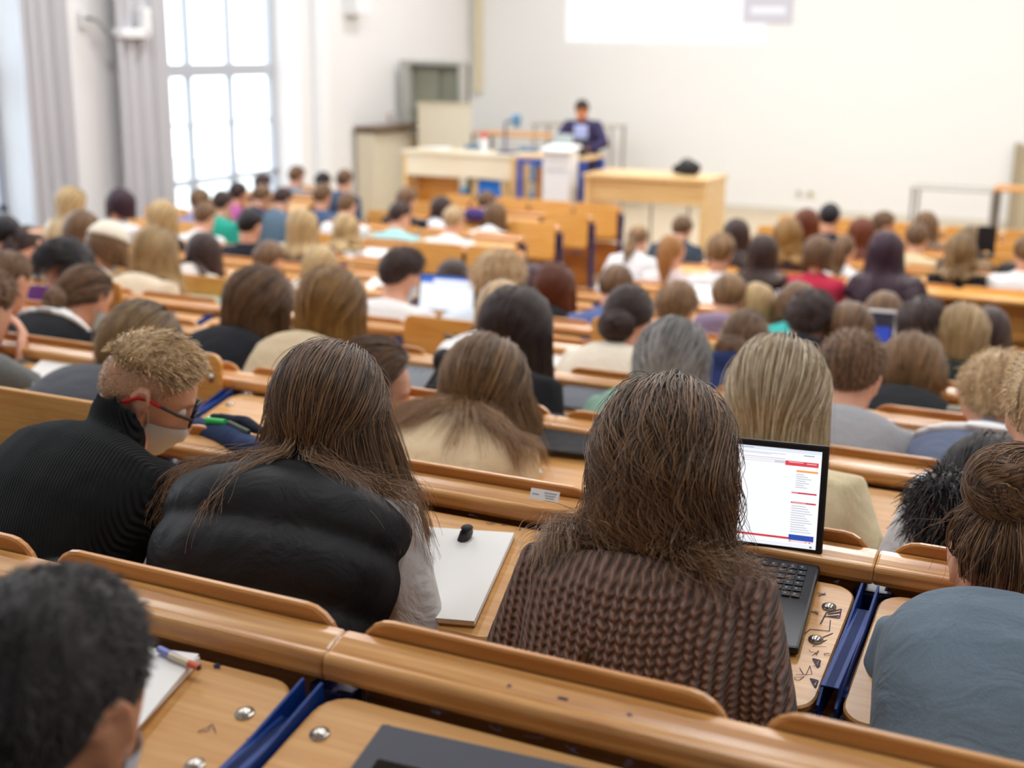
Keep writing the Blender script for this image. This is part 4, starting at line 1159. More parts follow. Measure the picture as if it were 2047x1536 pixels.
NEARP['knit'] = person(1326, 775, 0, dict(k='long', L=.43, vl=-.05, lift=.013, wave=.026, wf=2.4, n=11000, r=.0007, flyaway=150, front=126, spread=.008, fly=.016, flare=.08), 'br', '8d6f62', 'person in a chunky brown knit sweater with back zip at the open black laptop', rz=4, hy=6, hp=18, q=2, s=1.0, dz=.02, tk='knit', arms='desk', w=.86, infl=.020, hlabel='wavy brown hair to the shoulder blades')
NEARP['updo'] = person(2005, 985, 0, dict(k='gather', d=(0, -.62, .75), bun=.062, lift=.014, n=6000, r=.0008, flyaway=400), 'br', '677887', 'person in a grey blue T-shirt with pinned up hair beside the brown knit sweater', rz=2, hy=4, hp=26, q=2, s=1.0, dz=.13, sleeves='short', low=.03, w=.84, arms='tuck', infl=.014, hlabel='brown hair pinned up in a messy knot')
# second row
NEARP['masked'] = person(745, 690, 1, 'mid', 'br', '3c4250', 'person with a pale blue face mask looking sideways, half hidden beyond the padded vest', hy=-62, hp=18, q=2, s=1.08, mask='b', mods=dict(front=92, n=5000), hlabel='brown chin-length hair')
NEARP['beige'] = person(968, 684, 1, dict(k='long', L=.52, vl=-.2, lift=.014, split=.8, n=8000, r=.00075, flyaway=200, front=124, spread=.008), 'lb', 'd9c3a0', 'person in a beige high-necked sweater seated behind the sheet of paper and the label sticker', hy=6, hp=22, q=2, s=1.1, collar=.07, hlabel='long straight light brown hair')
NEARP['cream'] = person(1552, 688, 1, dict(k='long', L=.62, lift=.015, flare=.04, n=8000, r=.00075, flyaway=200, front=126, spread=.008), 'pb', 'e2d2ad', 'person in a cream ribbed sweater seated directly behind the open black laptop screen', hy=4, hp=20, q=2, s=1.08, w=1.05, arms='hang', hlabel='very long straight blonde hair')
NEARP['streak'] = person(280, 616, 1, dict(k='long', L=.34, lift=.018, n=3500), 'db', '4a4d55', 'person bowed low beyond the red and black glasses, only the head top visible', hp=34, q=1, s=1.12, hlabel='streaked dark blonde hair')
NEARP['greyarm'] = person(-40, 535, 1, 'short', 'br', '6a6c6a', 'person in a grey sweater at the picture edge, elbow raised beside the notebook', q=1, s=1.12, w=1.2, arms='chin', hp=20)
NEARP['fur'] = person(1972, 880, 1, dict(k='long', L=.26, lift=.02, n=2500), 'bk', '1c2230', 'person in a dark coat with a shaggy black fur hood, mostly hidden', hp=20, q=1, s=1.05, hood=True)
NEARP['edge_ear'] = person(2105, 690, 1, 'short', 'hb', 'd8dce4', 'person at the picture edge of whom only one ear and some short hair show', q=1, s=1.14, hp=14)
# third row
T = person
T(172, 533, 2, 'lowbun', 'br', '17181d', 'person in a black top with a broad white collar, face mask and low bun', q=1, s=1.12, mask='b', hy=-12, mods=dict(n=2500), collar=.0)
T(14, 503, 2, 'buzz', 'br', '3d1c33', 'person in a plum top at the window side edge of the third row', q=1, s=1.08)
T(518, 543, 2, dict(k='long', L=.46, flare=.05, lift=.015, n=4000, front=116), 'br', '16171f', 'person in a black sweater looking aside beyond a raised writing board in the third row', q=1, s=1.12, hy=-20, hp=24)
T(662, 543, 2, dict(k='long', L=.58, flare=.05, lift=.015, n=4000), 'gd', 'cbb898', 'person in a sand coloured top with very long hair beyond the padded vest', q=1, s=1.12)
T(1030, 583, 2, dict(k='long', L=.56, flare=.05, lift=.015, n=4000), 'dk', '15151a', 'person in a black jacket seated between the grey desk mat and the grey cushion', q=1, s=1.1)
T(1342, 646, 2, dict(k='long', L=.46, flare=.05, lift=.015, n=4000), 'gb', '7fa694', 'person in a fluffy sage green sweater seated before the grey cushion', q=1, s=1.1)
T(1697, 661, 2, dict(k='short', top=.024, side=.012, messy=.004, n=3500, r=.001), 'br', '9b9ba0', 'person in a plain grey T-shirt with a sheet of paper on the desk in front', q=1, s=1.12, hy=4, low=.02)
T(1988, 704, 2, dict(k='short', top=.030, side=.016, messy=.004, n=3500, r=.001), 'hb', '66718a', 'person in a blue grey jacket over a white collar, beside the blue desk bracket', q=1, s=1.1, collar=.05)
# fourth row
T(1822, 674, 3, 'bob', 'lb', '14171c', 'person in a black sweater with shoulder-length hair beside the small grey box', q=1, s=1.15)
T(1002, 566, 3, 'long', 'hb', 'eff0f2', 'person in a white top hidden behind the black jacket near the grey mat', q=0)
T(1258, 574, 3, dict(k='gather', d=(0, -.9, -.45), bun=.055, lift=.012, n=2500), 'dk', 'e5dccb', 'person in a cream sweater with a low knot of hair', q=1, s=1.08)
T(1490, 624, 3, dict(k='gather', d=(-.25, -.85, -.5), bun=.055, lift=.012, n=2500), 'br', '1c2c5a', 'person in a navy top with a thick white hood, hair tied at the nape', q=1, hood=True, hy=8)
T(128, 482, 3, 'bigcurl', 'bk', '4f1f5a', 'person in a purple jacket near the windows in the fourth row', q=1, hp=18)
# fifth row
T(1617, 582, 4, dict(k='short', top=.036, side=.018, messy=.008, n=2500, r=.0012), 'dk', '16171d', 'person in a black hooded sweater seated behind the person in the plain grey T-shirt', q=1, hood=True)
T(802, 496, 4, dict(k='short', top=.030, side=.014, messy=.004, n=2500, r=.0012), 'dk', 'f0eff0', 'person in a white sweater with a face mask, looking at the bright laptop screen', q=1, hy=-22, mask='w')
T(993, 503, 4, 'curl', 'hb', 'd7e2f3', 'person in a light blue shirt seated beside the bright laptop screen', q=1)
T(1350, 564, 4, 'short', 'lb', '8a8c52', 'person in an olive top seated beside the cream sweater with the low knot', q=1)
T(1697, 609, 4, 'bob', 'br', '2e6a66', 'person in a teal top seated in front of the white framed tablet', q=0)
T(1840, 597, 4, 'messy', 'dk', '1b1c20', 'person in black with tousled hair seated beside the white framed tablet', q=1)
T(1920, 614, 4, 'long', 'bl', '20261f', 'person in a very dark green jacket seated by the orange rear panel', q=1)
T(213, 453, 4, 'cap', 'br', 'efe6dd', 'person in a pale top wearing a beige cap and a face mask', q=0, mask='b', hy=-10)
T(55, 449, 4, 'lowbun', 'dk', 'eceaea', 'person in white with a low bun near the window, behind the tinted head covering', q=0, hy=-8)
T(6, 430, 4, 'short', 'bk', 'efece9', 'person in a dark teal knitted hat at the window side picture edge', q=0)
T(310, 459, 4, dict(k='long', L=.58, lift=.017, flare=.12), 'bl', 'e8d9c0', 'person in a cream top with very long pale hair beside the beige cap wearer', q=1, mods=dict(n=2500))
# sixth row
T(1108, 532, 5, dict(k='long', L=.48, lift=.016, n=2000), 'au', '17171b', 'person in a black sweater seated before the empty orange boards of the middle block', q=1)
T(1230, 529, 5, 'short', 'br', '54699c', 'person in a denim blue shirt seated between the reddish loose hair and the low knot', q=0, hp=24)
T(1456, 547, 5, 'short', 'lb', '8c7b96', 'person in a mauve hooded sweater, head bent, behind the low knot and white hood', q=0, hood=True)
T(1510, 571, 5, 'bob', 'bl', 'e6efe8', 'person in a white and mint top with a chin-length bob', q=0)
T(1592, 568, 5, 'bob', 'br', '35b0ac', 'person in a turquoise scarf half hidden behind the black hooded sweater', q=0)
T(1765, 587, 5, 'long', 'br', '27544e', 'person in a bottle green top seated right behind the white framed tablet', q=0)
T(1974, 617, 5, 'long', 'dk', '2c2a30', 'person in charcoal beside the dark green jacket, under the orange rear panel', q=0)
T(165, 424, 5, 'bob', 'br', 'dfe3ea', 'person in a pale grey top beneath the pale-haired person with the blue mask', q=0, mask='b')
T(407, 467, 5, 'long', 'dk', 'd8cfc6', 'person in a light stone top with straight loose hair, middle of the sixth row', q=0)
T(537, 482, 5, 'short', 'br', 'd9c7b6', 'person in a beige top behind the black sweater of the third row, sixth row', q=0, mods=dict(top=.02, side=.014))
T(640, 494, 5, 'long', 'bl', 'eadfd2', 'person in an ivory top half hidden behind the sand coloured top, sixth row', q=0)
T(906, 522, 5, 'long', 'dk', '8c7ea0', 'person in a lilac top behind the bright laptop screen', q=0)
T(936, 540, 5, 'mid', 'lb', '3b2a30', 'person in a dark wine top close behind the lilac top', q=0)
T(1066, 532, 6, 'long', 'dp', '2a2030', 'person in a dark violet top beside the reddish loose hair', q=0)
# eighth and ninth row
T(145, 374, 7, dict(k='long', L=.62, lift=.024), 'bl', 'd8b98c', 'person in a camel top and blue face mask, upright before the wall pier', q=0, mask='b', hy=-25)
T(242, 379, 7, 'bob', 'dp', 'f4f3f4', 'person in a bright white shirt seated in front of the curtain', q=0, hy=-15)
T(326, 402, 7, dict(k='long', L=.40, lift=.018), 'bl', '1b1a1f', 'person in a black top with pale loose hair at the foot of the second curtain', q=0)
T(500, 417, 7, 'short', 'bk', '20202c', 'person in a black top with a white scarf, eighth row', q=0)
T(605, 419, 7, dict(k='long', L=.50, lift=.022), 'bl', '93a2ab', 'person in a blue grey top with long smooth pale hair', q=0)
T(692, 429, 8, 'wavy', 'bl', 'f0eff0', 'person in a white blouse with long wavy hair, ninth row', q=0)
T(410, 404, 8, 'short', 'br', 'f3f4f5', 'person in a white shirt bending forward under the tall window', q=0)
T(1345, 471, 8, 'hipony', 'st', 'f1dedd', 'person in a pale pink top with a high ponytail', q=0, w=.95)
T(1440, 467, 8, 'messy', 'lb', 'eef0f4', 'person in a white sweatshirt leaning aside, next to the pale pink top', q=0)
T(1525, 471, 8, 'long', 'dk', '15161b', 'person in a black top with dark loose hair and a phone on the desk', q=0)
T(1635, 474, 8, 'bob', 'br', 'bf2f4c', 'person in a crimson sweater with a white collar', q=0)
T(1770, 463, 8, dict(k='long', L=.60, lift=.018, flare=.15), 'dp', 'fafafa', 'person in a loose white shirt with very long dark hair over the back', q=0, s=1.15, hy=15)
# front rows
T(1275, 449, 9, 'lowpony', 'lb', 'f6f2f6', 'person in a white top with a low ponytail beside the blue bench post', q=0, w=.95)
T(1472, 439, 9, 'long', 'dk', '3a3140', 'person in a grey violet top with long dark hair, tenth row', q=0)
T(1575, 439, 9, 'wavy', 'gd', '4a3a3c', 'person in a brown top with long wavy hair, tenth row', q=0)
T(1687, 469, 9, 'pony', 'br', 'f7f7f9', 'person in white with a ponytail beside the crimson sweater', q=0, w=.95)
T(1920, 469, 9, 'wavy', 'db', '1d1d22', 'person in black with wavy hair beside the small black laptop', q=0)
T(1897, 514, 9, 'long', 'dk', 'f4f6fb', 'person in a white top above the orange rear panel', q=0)
T(2015, 527, 9, 'long', 'bk', '1c2147', 'person in a dark blue top above the orange rear panel at the picture edge', q=0)
T(2052, 470, 9, 'short', 'lb', 'f7f7f9', 'person in a puffy white top at the picture edge of the tenth row', q=0, puff=0)
T(445, 381, 9, 'short', 'dk', '2aa08c', 'person in a bright teal and maroon jacket', q=0, hy=-15)
T(400, 377, 9, 'short', 'br', '8f8fb8', 'person in a lavender jacket with a black strap below the tall window', q=0, hy=-10)
T(694, 385, 9, 'buzz', 'br', 'eceff2', 'person in a light shirt with cropped hair beside the bright aisle', q=0)
T(800, 403, 9, 'short', 'dk', 'a9dfe3', 'person in a light turquoise shirt by the bright aisle', q=0, hy=-20)
T(907, 412, 9, 'short', 'hb', 'fafafa', 'person in a plain white shirt bending over the desk beside the turquoise shirt', q=0)
T(883, 394, 10, 'long', 'dk', 'e4e8f2', 'person in a very pale blue top with long dark hair, front half of the hall', q=0)
T(990, 407, 10, 'mid', 'br', 'f1f3f6', 'person in a white top leaning aside beside the plain white shirt', q=0)
T(522, 369, 10, 'short', 'br', '23284d', 'person in a navy jacket next to the olive coat below the tall window', q=0)
T(565, 374, 10, 'short', 'dk', '5d7387', 'person in a slate blue jacket below the window reveal', q=0, hp=30)
T(476, 364, 10, 'short', 'dk', 'b45a9c', 'person in a magenta shirt below the tall window', q=0)
T(812, 374, 10, 'short', 'br', '1c222b', 'person in a black jacket in front of the turquoise shirt', q=0)
T(1363, 431, 10, 'short', 'br', '3a4350', 'person in a dark slate jacket in front of the desk with the black bag', q=0)
T(1612, 419, 10, 'long', 'au', '2a2227', 'person in dark brown with long auburn hair', q=0)
T(1722, 437, 10, 'long', 'au', 'cfa27a', 'person in a tan top with long smooth hair, eleventh row', q=0)
T(1832, 446, 10, 'short', 'br', 'd8c9a2', 'person in a beige and black patterned top, eleventh row', q=0)
T(1940, 454, 10, 'long', 'db', '2b2b31', 'person in charcoal with long dull gold hair, eleventh row', q=0)
T(645, 367, 10, 'short', 'br', '43597c', 'person in a steel blue suit jacket, window side block', q=0)
T(1658, 407, 11, 'short', 'bk', '1f2438', 'person in a dark navy jacket sitting alone before the empty front benches', q=0)
T(1765, 423, 11, 'short', 'br', '3b3034', 'person in dark brown looking sideways, twelfth row', q=0, hy=-50)
T(1850, 425, 11, 'long', 'br', '8a6a4a', 'person in a light brown top with long hair, twelfth row', q=0)
T(525, 346, 11, 'short', 'dk', '31343e', 'person in dark grey sitting in front of the window frame', q=0)
T(972, 382, 11, 'short', 'br', '33426a', 'person in a dark blue shirt beside the purple bag, before the blue desk panel', q=0)
T(645, 344, 12, 'short', 'bk', '5a7dbd', 'person in a bright blue shirt near the wooden ledge', q=0)
T(689, 339, 12, 'short', 'br', '2b4a6c', 'person in a petrol jacket with black sleeves, near the wooden ledge', q=0)
T(593, 331, 12, 'short', 'br', '7c8692', 'person in a grey jacket sitting upright at the window reveal, white face mask', q=0, mask='w', hy=-15)
# ------------------------------------------------------------------ extras on the people in focus
def extra_vest():
    root, P, *_ = [p for p in PEOPLE if p[0] is NEARP['vest'][0]][0]
    me = garment_mesh(P, .009, .032, None, .06, .022, name='vest', low=.0, wide=1.03)
    # arm holes: shoulder caps of the vest
    link('vest', me, VEST, root)
def extra_zip():
    root, P, s, tme, bvh = [p for p in PEOPLE if p[0] is NEARP['knit'][0]][0]
    pts = []
    for i in range(40):
        t = .74 - .66 * i / 39; p, a = sp_at(P.sp, max(t, -.02)); q = p + np.array([-.035 - .012 * math.sin(i * .08), -math.cos(a) * .3, math.sin(a) * .3])
        h = bvh.ray_cast(Vector(q), Vector((0, math.cos(a), -math.sin(a))))
        if h[0] is not None: pts.append((h[0], h[1]))
    m = MB(); m.tube([p + n * .001 for p, n in pts], .0055, 6); tp = m.obj('zip_tape', plain('zip_tape', '3a2a25', .8), root)
    m = MB()
    for i in range(len(pts) - 1):
        for u in (0, .25, .5, .75):
            p = pts[i][0].lerp(pts[i + 1][0], u) + pts[i][1] * .0065; m.box(p, (.007, .0022, .0022))
    o = m.obj('zip_teeth', plain('brass_teeth', '7d6e5f', .35, .9), tp); o['kind'] = 'stuff'
def extra_glasses():
    root, P, *_ = [p for p in PEOPLE if p[0] is NEARP['glasses'][0]][0]
    def hv(x, y, z): return Vector(hl(P, (x, y, z)))
    m = MB()
    for s in (-1, 1):
        pts = []
        for k in range(17):
            q = 2 * math.pi * k / 16; pts.append(hv(s * .033 + .026 * math.cos(q), .108 - .010 * abs(math.cos(q)) * .6, .010 + .019 * math.sin(q)))
        m.tube(pts, .0028, 6)
    m.tube([hv(-.008, .110, .014), hv(.008, .110, .014)], .0028, 6)
    fr = m.obj('spectacles', BLACK, root)
    red = plain('red_plastic', 'c41420', .35)
    for s in (-1, 1):
        m = MB(); m.tube([hv(s * .060, .104, .016), hv(s * .078, .070, .020), hv(s * .082, .030, .022)], .0034, 6); m.obj('temple', BLACK, fr)
        m = MB(); m.tube([hv(s * .082, .030, .022), hv(s * .084, .0, .024), hv(s * .0845, -.018, .020), hv(s * .082, -.042, -.004)], .0042, 6); m.obj('temple_tip', red, fr)
        m = MB(); m.cyl(hv(s * .033, .1035, .010), hv(s * .033, .1050, .010), .024, n=20); m.obj('lens', mg, fr)
    for s in (-1, 1):
        m = MB(); m.ball(hv(s * .031, .074, .012), .0125, 8); m.obj('eye', WHITEP, root, sm=True)
def extra_fur():
    root, P, s, tme, bvh = [p for p in PEOPLE if p[0] is NEARP['fur'][0]][0]
    rng = np.random.default_rng(5); c = np.array(root.matrix_world.inverted() @ Vector((0, 0, 0)))
    inv = (Matrix.Translation(root.location) @ root.rotation_euler.to_matrix().to_4x4() @ Matrix.Scale(s, 4)).inverted()
    hw = at(1888, 1012, root.location.y + .06); c = np.array(inv @ hw)
    B = Blob(); B.ell(c, (.062, .06, .07)); B.chain([c + np.array([.03, 0, -.03]), c + np.array([.16, .05, -.05])], [.07, .06]); me = B.fuse('fur_hood', .012, 3)
    o = link('fur_hood', me, hmat('bk'), root)
    vs = np.array([v.co[:] for v in me.vertices]); ns = np.array([v.normal[:] for v in me.vertices]); idx = rng.integers(0, len(vs), 4500)
    t = np.linspace(0, 1, 6)[None, :, None]; ln = rng.uniform(.015, .04, (4500, 1, 1))
    d = ns[idx][:, None] + rng.normal(0, .35, (4500, 1, 3)); pts = vs[idx][:, None] + d * ln * t * .8 + np.array([0, 0, -1.]) * ln * t ** 2 * .7
    q = link('fur', curves_data('fur', pts, .0011), hmat('bk', True), o); q['kind'] = 'stuff'
def extra_collars():
    for lab, colr in (('broad white collar', 'f1efec'), ('white collar, beside', 'f4f5f8')):
        for (root, P, s, tme, bvh) in PEOPLE:
            if lab in root['label']:
                B = Blob(); rs = []
                for t, g in ((.90, .030), (.955, .022), (1.0, .012), (1.03, .008)):
                    a = np.interp(t, [q[0] for q in TORSO], [q[1] for q in TORSO]); b = np.interp(t, [q[0] for q in TORSO], [q[3] for q in TORSO])
                    rs.append([p + np.array([0, 0, max(0, t - 1)]) for p in ring_at(P.sp, min(t, 1), a * P.w + g, b + g, b + g)])
                B.loft(rs); link('collar', B.fuse('collar', .012, 3), cloth('cloth_collar_' + colr, colr), root)
# ------------------------------------------------------------------ things on the desks
TILT = R(11)
def board_frame(k):
    o = Vector((0, ROWY[k] - .066, Zt(ROWY[k]) - .068)); n = Vector((0, -math.sin(TILT), math.cos(TILT))); return o, n
def on_board(k, x, y, lift=0.0):
    o, n = board_frame(k); o = o + n * lift
    d = FW + RT * ((x - CX) / F_PX) - UP * ((y - CY) / F_PX); return d * (o.dot(n) / d.dot(n))
BROT = Matrix.Rotation(TILT, 4, 'X')
def desk_thing(name, k, x, y, rz, label, cat, group=None, lift=0.0):
    p = on_board(k, x, y, lift); e = empty(name, p, 0, label, cat, group); e.rotation_euler = (BROT @ Matrix.Rotation(R(rz), 4, 'Z')).to_euler(); return e
def flat_on(name, k, x, y, rz, size, th, mat, label, cat, group=None, bev=.001, lift=.0005):
    p = on_board(k, x, y); e = (BROT @ Matrix.Rotation(R(rz), 4, 'Z')).to_euler()
    m = MB(); m.box((0, 0, th / 2 + lift), (size[0], size[1], th), bev); o = m.obj(name, mat, None, loc=p, rot=e); return tag(o, label, cat, group)
def emis(name, c, e=1.0): return plain(name, c, .5, emit=e, noise=0)
def laptop(name, base_pt, rot, w, d, lid_h, lid_ang, label, screen_rects, keys=True, group=None):
    t = empty(name, base_pt, 0, label, 'laptop', group); t.rotation_euler = rot
    m = MB(); m.box((-w / 2, -d / 2, .009), (w, d, .016), .005); base = m.obj('base', plain('laptop_shell', '26272b', .38, .2), t)
    m = MB(); m.box((-w / 2, -d * .80, .0172), (.10, d * .28, .0008), .0003); m.obj('touchpad', plain('touchpad', '303136', .3), base)
    m = MB(); m.cyl((-w * .92, .004, .014), (-w * .08, .004, .014), .007, n=12); m.obj('hinge', BLACK, base)
    if keys:
        KM = MB(); KM.box((0, 0, 0), (.0145, .0135, .003), .001); kme = KM.mesh('key'); kme.materials.append(plain('key_cap', '1a1b1f', .4))
        LM = MB(); LM.box((0, 0, 0), (.004, .003, .0004)); lme = LM.mesh('key_legend'); lme.materials.append(emis('key_legend', 'c9ced6', .25))
        for r in range(6):
            for c in range(18):
                if r == 5 and 3 <= c <= 7: continue
                xx = -w + .028 + c * (w - .056) / 17; yy = -.028 - r * .0175
                link('key', kme, None, base, (xx, yy, .0185))
        # legends joined on the caps
        m = MB()
        for r in range(6):
            for c in range(18):
                if r == 5 and 3 <= c <= 7: continue
                xx = -w + .028 + c * (w - .056) / 17; yy = -.028 - r * .0175; m.box((xx - .002, yy + .001, .0201), (.004, .0035, .0003))
        o = m.obj('key_legend', emis('key_legend', 'c9ced6', .2), base); o['kind'] = 'stuff'
        m = MB()
        for q in range(2): m.box((-.075 - q * .002, -d + .030 - q * .018, .0173), (.038 - .012 * q, .012, .0005))
        m.obj('sticker', plain('sticker_silver', 'b9bcc4', .35, .5), base)
    lid = MB(); lid.box((-w / 2, 0, lid_h / 2), (w, .008, lid_h), .004); l = lid.obj('lid', BLACK, t, loc=(0, .006, .014), rot=(R(-(lid_ang - 90)), 0, 0))
    bz = .012; sw, sh = w - 2 * bz, lid_h - bz - .022
    m = MB(); mats = []
    cols = {}
    def q(u0, v0, u1, v1, c, lev):
        if c not in cols: cols[c] = len(mats); mats.append(emis('screen_' + c, c, .8))
        m.mi = cols[c]; x0, x1 = -w + bz + u0 * sw, -w + bz + u1 * sw; z0, z1 = lid_h - bz - v1 * sh, lid_h - bz - v0 * sh; y = -.0045 - lev * .0002
        m.raw([(x0, y, z0), (x1, y, z0), (x1, y, z1), (x0, y, z1)], [(0, 1, 2, 3)])
    for i, rct in enumerate(screen_rects): q(*rct, 1 + (i > 0) + (i % 7) * .1)
    m.obj('screen', mats, l)
    return t
def near_laptop():
    k = 1; P1 = on_board(k, 1641, 1142); P2 = on_board(k, 1604, 1285)
    d = P1 - P2; o, n = board_frame(k); yv = (d - n * d.dot(n)).normalized(); xv = yv.cross(n)
    M = Matrix((xv, yv, n)).transposed()
    rects = [(0, 0, 1, 1, 'f5f7fd'), (0, 0, 1, .035, 'dfe6f2'), (.30, .012, .36, .02, '8e99ad'), (.5, .012, .62, .02, '9aa4b6'), (.42, .055, .80, .060, 'a9afbd'), (.42, .068, .72, .073, 'b9bfcb'), (.9, .05, .96, .058, '7f8797'),
             (0, .103, .80, .108, 'c79aa6'), (0, .122, .80, .15, 'cfcfd8'), (.10, .128, .74, .145, 'f3f3f6'), (.80, .118, .985, .165, 'd8434f'), (.82, .126, .90, .133, 'f3c9cc'), (.92, .132, .975, .139, 'f3c9cc'),
             (.865, .205, .985, .225, 'f2a14e'), (.875, .211, .93, .217, 'f8d9b4'), (.845, .43, .985, .446, 'c9303d'), (.845, .435, .88, .441, 'efb5ba'), (.845, .53, .985, .546, 'c9303d'), (.85, .535, .93, .541, 'efb5ba'),
             (0, .90, .845, .922, 'cf3541'), (.845, .868, .985, .925, '2c4ea8'), (.86, .88, .94, .888, '9fb2df'), (.86, .897, .93, .904, '9fb2df'), (.955, .872, .985, .90, 'd8434f'), (.845, .928, .985, .946, 'f3d7da'), (0, .962, 1, 1, 'eaeef6'), (.965, .972, .978, .99, '51607a'), (.5, .975, .515, .987, '8791a5'), (.3, .975, .45, .987, 'c6ccd8')]
    for i in range(7): rects.append((.865, .245 + i * .022, .91 + .05 * ((i * 7) % 5) / 5, .251 + i * .022, 'a3a8b6'))
    for i in range(12): rects.append((.85, .57 + i * .024, .93 + .05 * ((i * 5) % 4) / 4, .576 + i * .024, 'a3a8b6'))
    for i in range(6): rects.append((.85 + i * .022, .931, .858 + i * .022, .943, 'cf3541'))
    L = (P1 - P2).length
    t = laptop('laptop', P1 + n * .0015, M.to_euler(), .345, .265, .215, 108, 'open black laptop with a white web page, on the scribbled desk beside the knit sweater', rects)
    return t
def near_desk_things():
    near_laptop()
    # white writing pad beside the padded vest
    P1 = on_board(1, 1029, 1078); P2 = on_board(1, 968, 1214); o, n = board_frame(1); yv = (P1 - P2).normalized(); xv = yv.cross(n); M = Matrix((xv, yv, n)).transposed()
    t = empty('writing_pad', P1 + n * .001, 0, 'thick white writing pad lying on the desk between the padded vest and the knit sweater', 'pad'); t.rotation_euler = M.to_euler()
    m = MB(); m.box((-.105, -.148, .002), (.21, .297, .003), .0005); m.obj('cardboard_back', plain('cardboard', 'a98d68', .9), t)
    m = MB(); m.box((-.105, -.148, .0085), (.21, .297, .010), .0006); m.obj('sheets', PAPER, t)
    p = on_board(1, 930, 1072, .02); t = empty('small_case', p, 0, 'small black rounded case standing at the corner of the white writing pad', 'case')
    m = MB(); m.box((0, 0, .0), (.022, .030, .036), .009, rot=(0, R(20), 0)); m.obj('case_body', BLACK, t); m = MB(); m.ball((.004, 0, .018), (.012, .014, .006), 6); m.obj('case_lid', BLACKM, t)
    # notebook and pens at the nearest desk
    P1 = on_board(0, 398, 1332); P2 = on_board(0, 333, 1402); o, n = board_frame(0); yv = (P1 - P2).normalized(); xv = yv.cross(n); M = Matrix((xv, yv, n)).transposed()
    t = empty('notebook', P1 + n * .001, 0, 'small white notebook under two pens on the nearest desk', 'notebook'); t.rotation_euler = M.to_euler()
    m = MB(); m.box((-.075, -.10, .006), (.15, .21, .010), .001); m.obj('pages', PAPER, t)
    m = MB(); m.box((-.07, -.10, .0125), (.15, .205, .0008), .0002, rot=(0, 0, R(4))); m.obj('loose_sheet', PAPER, t)
    def pen(x0, y0, x1, y1, c1, c2, label):
        a, b = on_board(0, x0, y0, .020), on_board(0, x1, y1, .018); dv = (b - a)
        t = empty('pen', a, 0, label, 'pen', 'pens on the nearest desk')
        m = MB(); m.cyl((0, 0, 0), dv * .62, .005, n=8); m.obj('barrel', plain('pen_' + c1, c1, .4), t)
        m = MB(); m.cyl(dv * .62, dv * .93, .005, .0045, 8); m.obj('grip', plain('pen_' + c2, c2, .5), t)
        m = MB(); m.cyl(dv * .93, dv, .004, .001, 8); m.obj('tip', plain('pen_tip', '2a2a2a', .4), t)
    pen(318, 1298, 376, 1326, '8088c8', 'd98a1e', 'lilac and orange pen lying on the small white notebook')
    pen(340, 1310, 402, 1337, 'd9c9b0', 'd65f3e', 'pale pencil with a red end lying across the small white notebook')
    # dark closed laptop and black sleeve at the bottom edge
    P1 = on_board(0, 768, 1474); P2 = on_board(0, 1290, 1590); o, n = board_frame(0); xv = (P2 - P1).normalized(); yv = n.cross(xv); M = Matrix((xv, yv, n)).transposed()
    t = empty('closed_laptop', P1, 0, 'closed dark grey laptop lying on the near desk at the lower picture edge', 'laptop'); t.rotation_euler = M.to_euler()
    m = MB(); m.box((.17, -.125, .008), (.34, .25, .014), .004); m.obj('base', BLACK, t); m = MB(); m.box((.17, -.125, .0185), (.34, .25, .006), .0025); m.obj('lid', plain('laptop_lid_dark', '3a3c48', .45, .3), t)
    P1 = on_board(0, 735, 1524, .022); t = empty('phone', P1, 0, 'black phone lying on the closed dark grey laptop', 'phone'); t.rotation_euler = M.to_euler()
    m = MB(); m.box((.09, -.035, .005), (.16, .075, .009), .004); m.obj('phone_body', BLACK, t); m = MB(); m.box((.09, -.035, .0098), (.15, .068, .0006), .0002); m.obj('glass', plain('phone_glass', '08080a', .1), t)
    # dark blue pencil case with a green marker
    p = on_board(1, 452, 905); t = empty('pencil_case', p, R(-20), 'open dark blue pencil case with a green marker beside the person wearing glasses', 'pencil case')
    B = Blob(); B.chain([(-.11, 0, .03), (0, .01, .034), (.11, 0, .03)], [.030, .036, .03], 14); me = B.fuse('pouch', .008, 3); link('pouch', me, cloth('cloth_denim', '25365c', 'plain', .8, .2), t)
    B = Blob(); B.chain([(-.12, .045, .05), (0, .055, .062), (.13, .045, .05)], [.012, .016, .012], 10); link('flap', B.fuse('flap', .008, 2), cloth('cloth_navy', '141a2c'), t)
    m = MB(); m.cyl((-.06, -.01, .066), (-.005, .005, .070), .008, n=10); m.obj('marker', plain('marker_green', '21c25a', .4), t)
    m = MB(); m.cyl((.0, .01, .070), (.08, .012, .064), .006, n=8); m.obj('pen_body', plain('pen_dark', '3c4a3a', .4), t)
    # label sticker on the rail
    p = at(1089, 991, ROWY[1] - .052); t = empty('label_sticker', p, 0, 'white printed label stuck on the front of the second bench rail', 'sticker'); t.rotation_euler = (R(62), 0, 0)
    m = MB(); m.box((0, 0, .001), (.062, .022, .0012), .0003); m.obj('label_paper', PAPER, t)
    m = MB(); m.box((-.019, .0, .0018), (.014, .0018, .0004))
    for i in range(3): m.box((.012, .005 - i * .005, .0018), (.026 - .004 * i, .0016, .0004))
    o = m.obj('print', plain('print_grey', '8b96a8', .8), t); o['kind'] = 'stuff'
    # pen scribbles drawn on the near boards
    rng = random.Random(3)
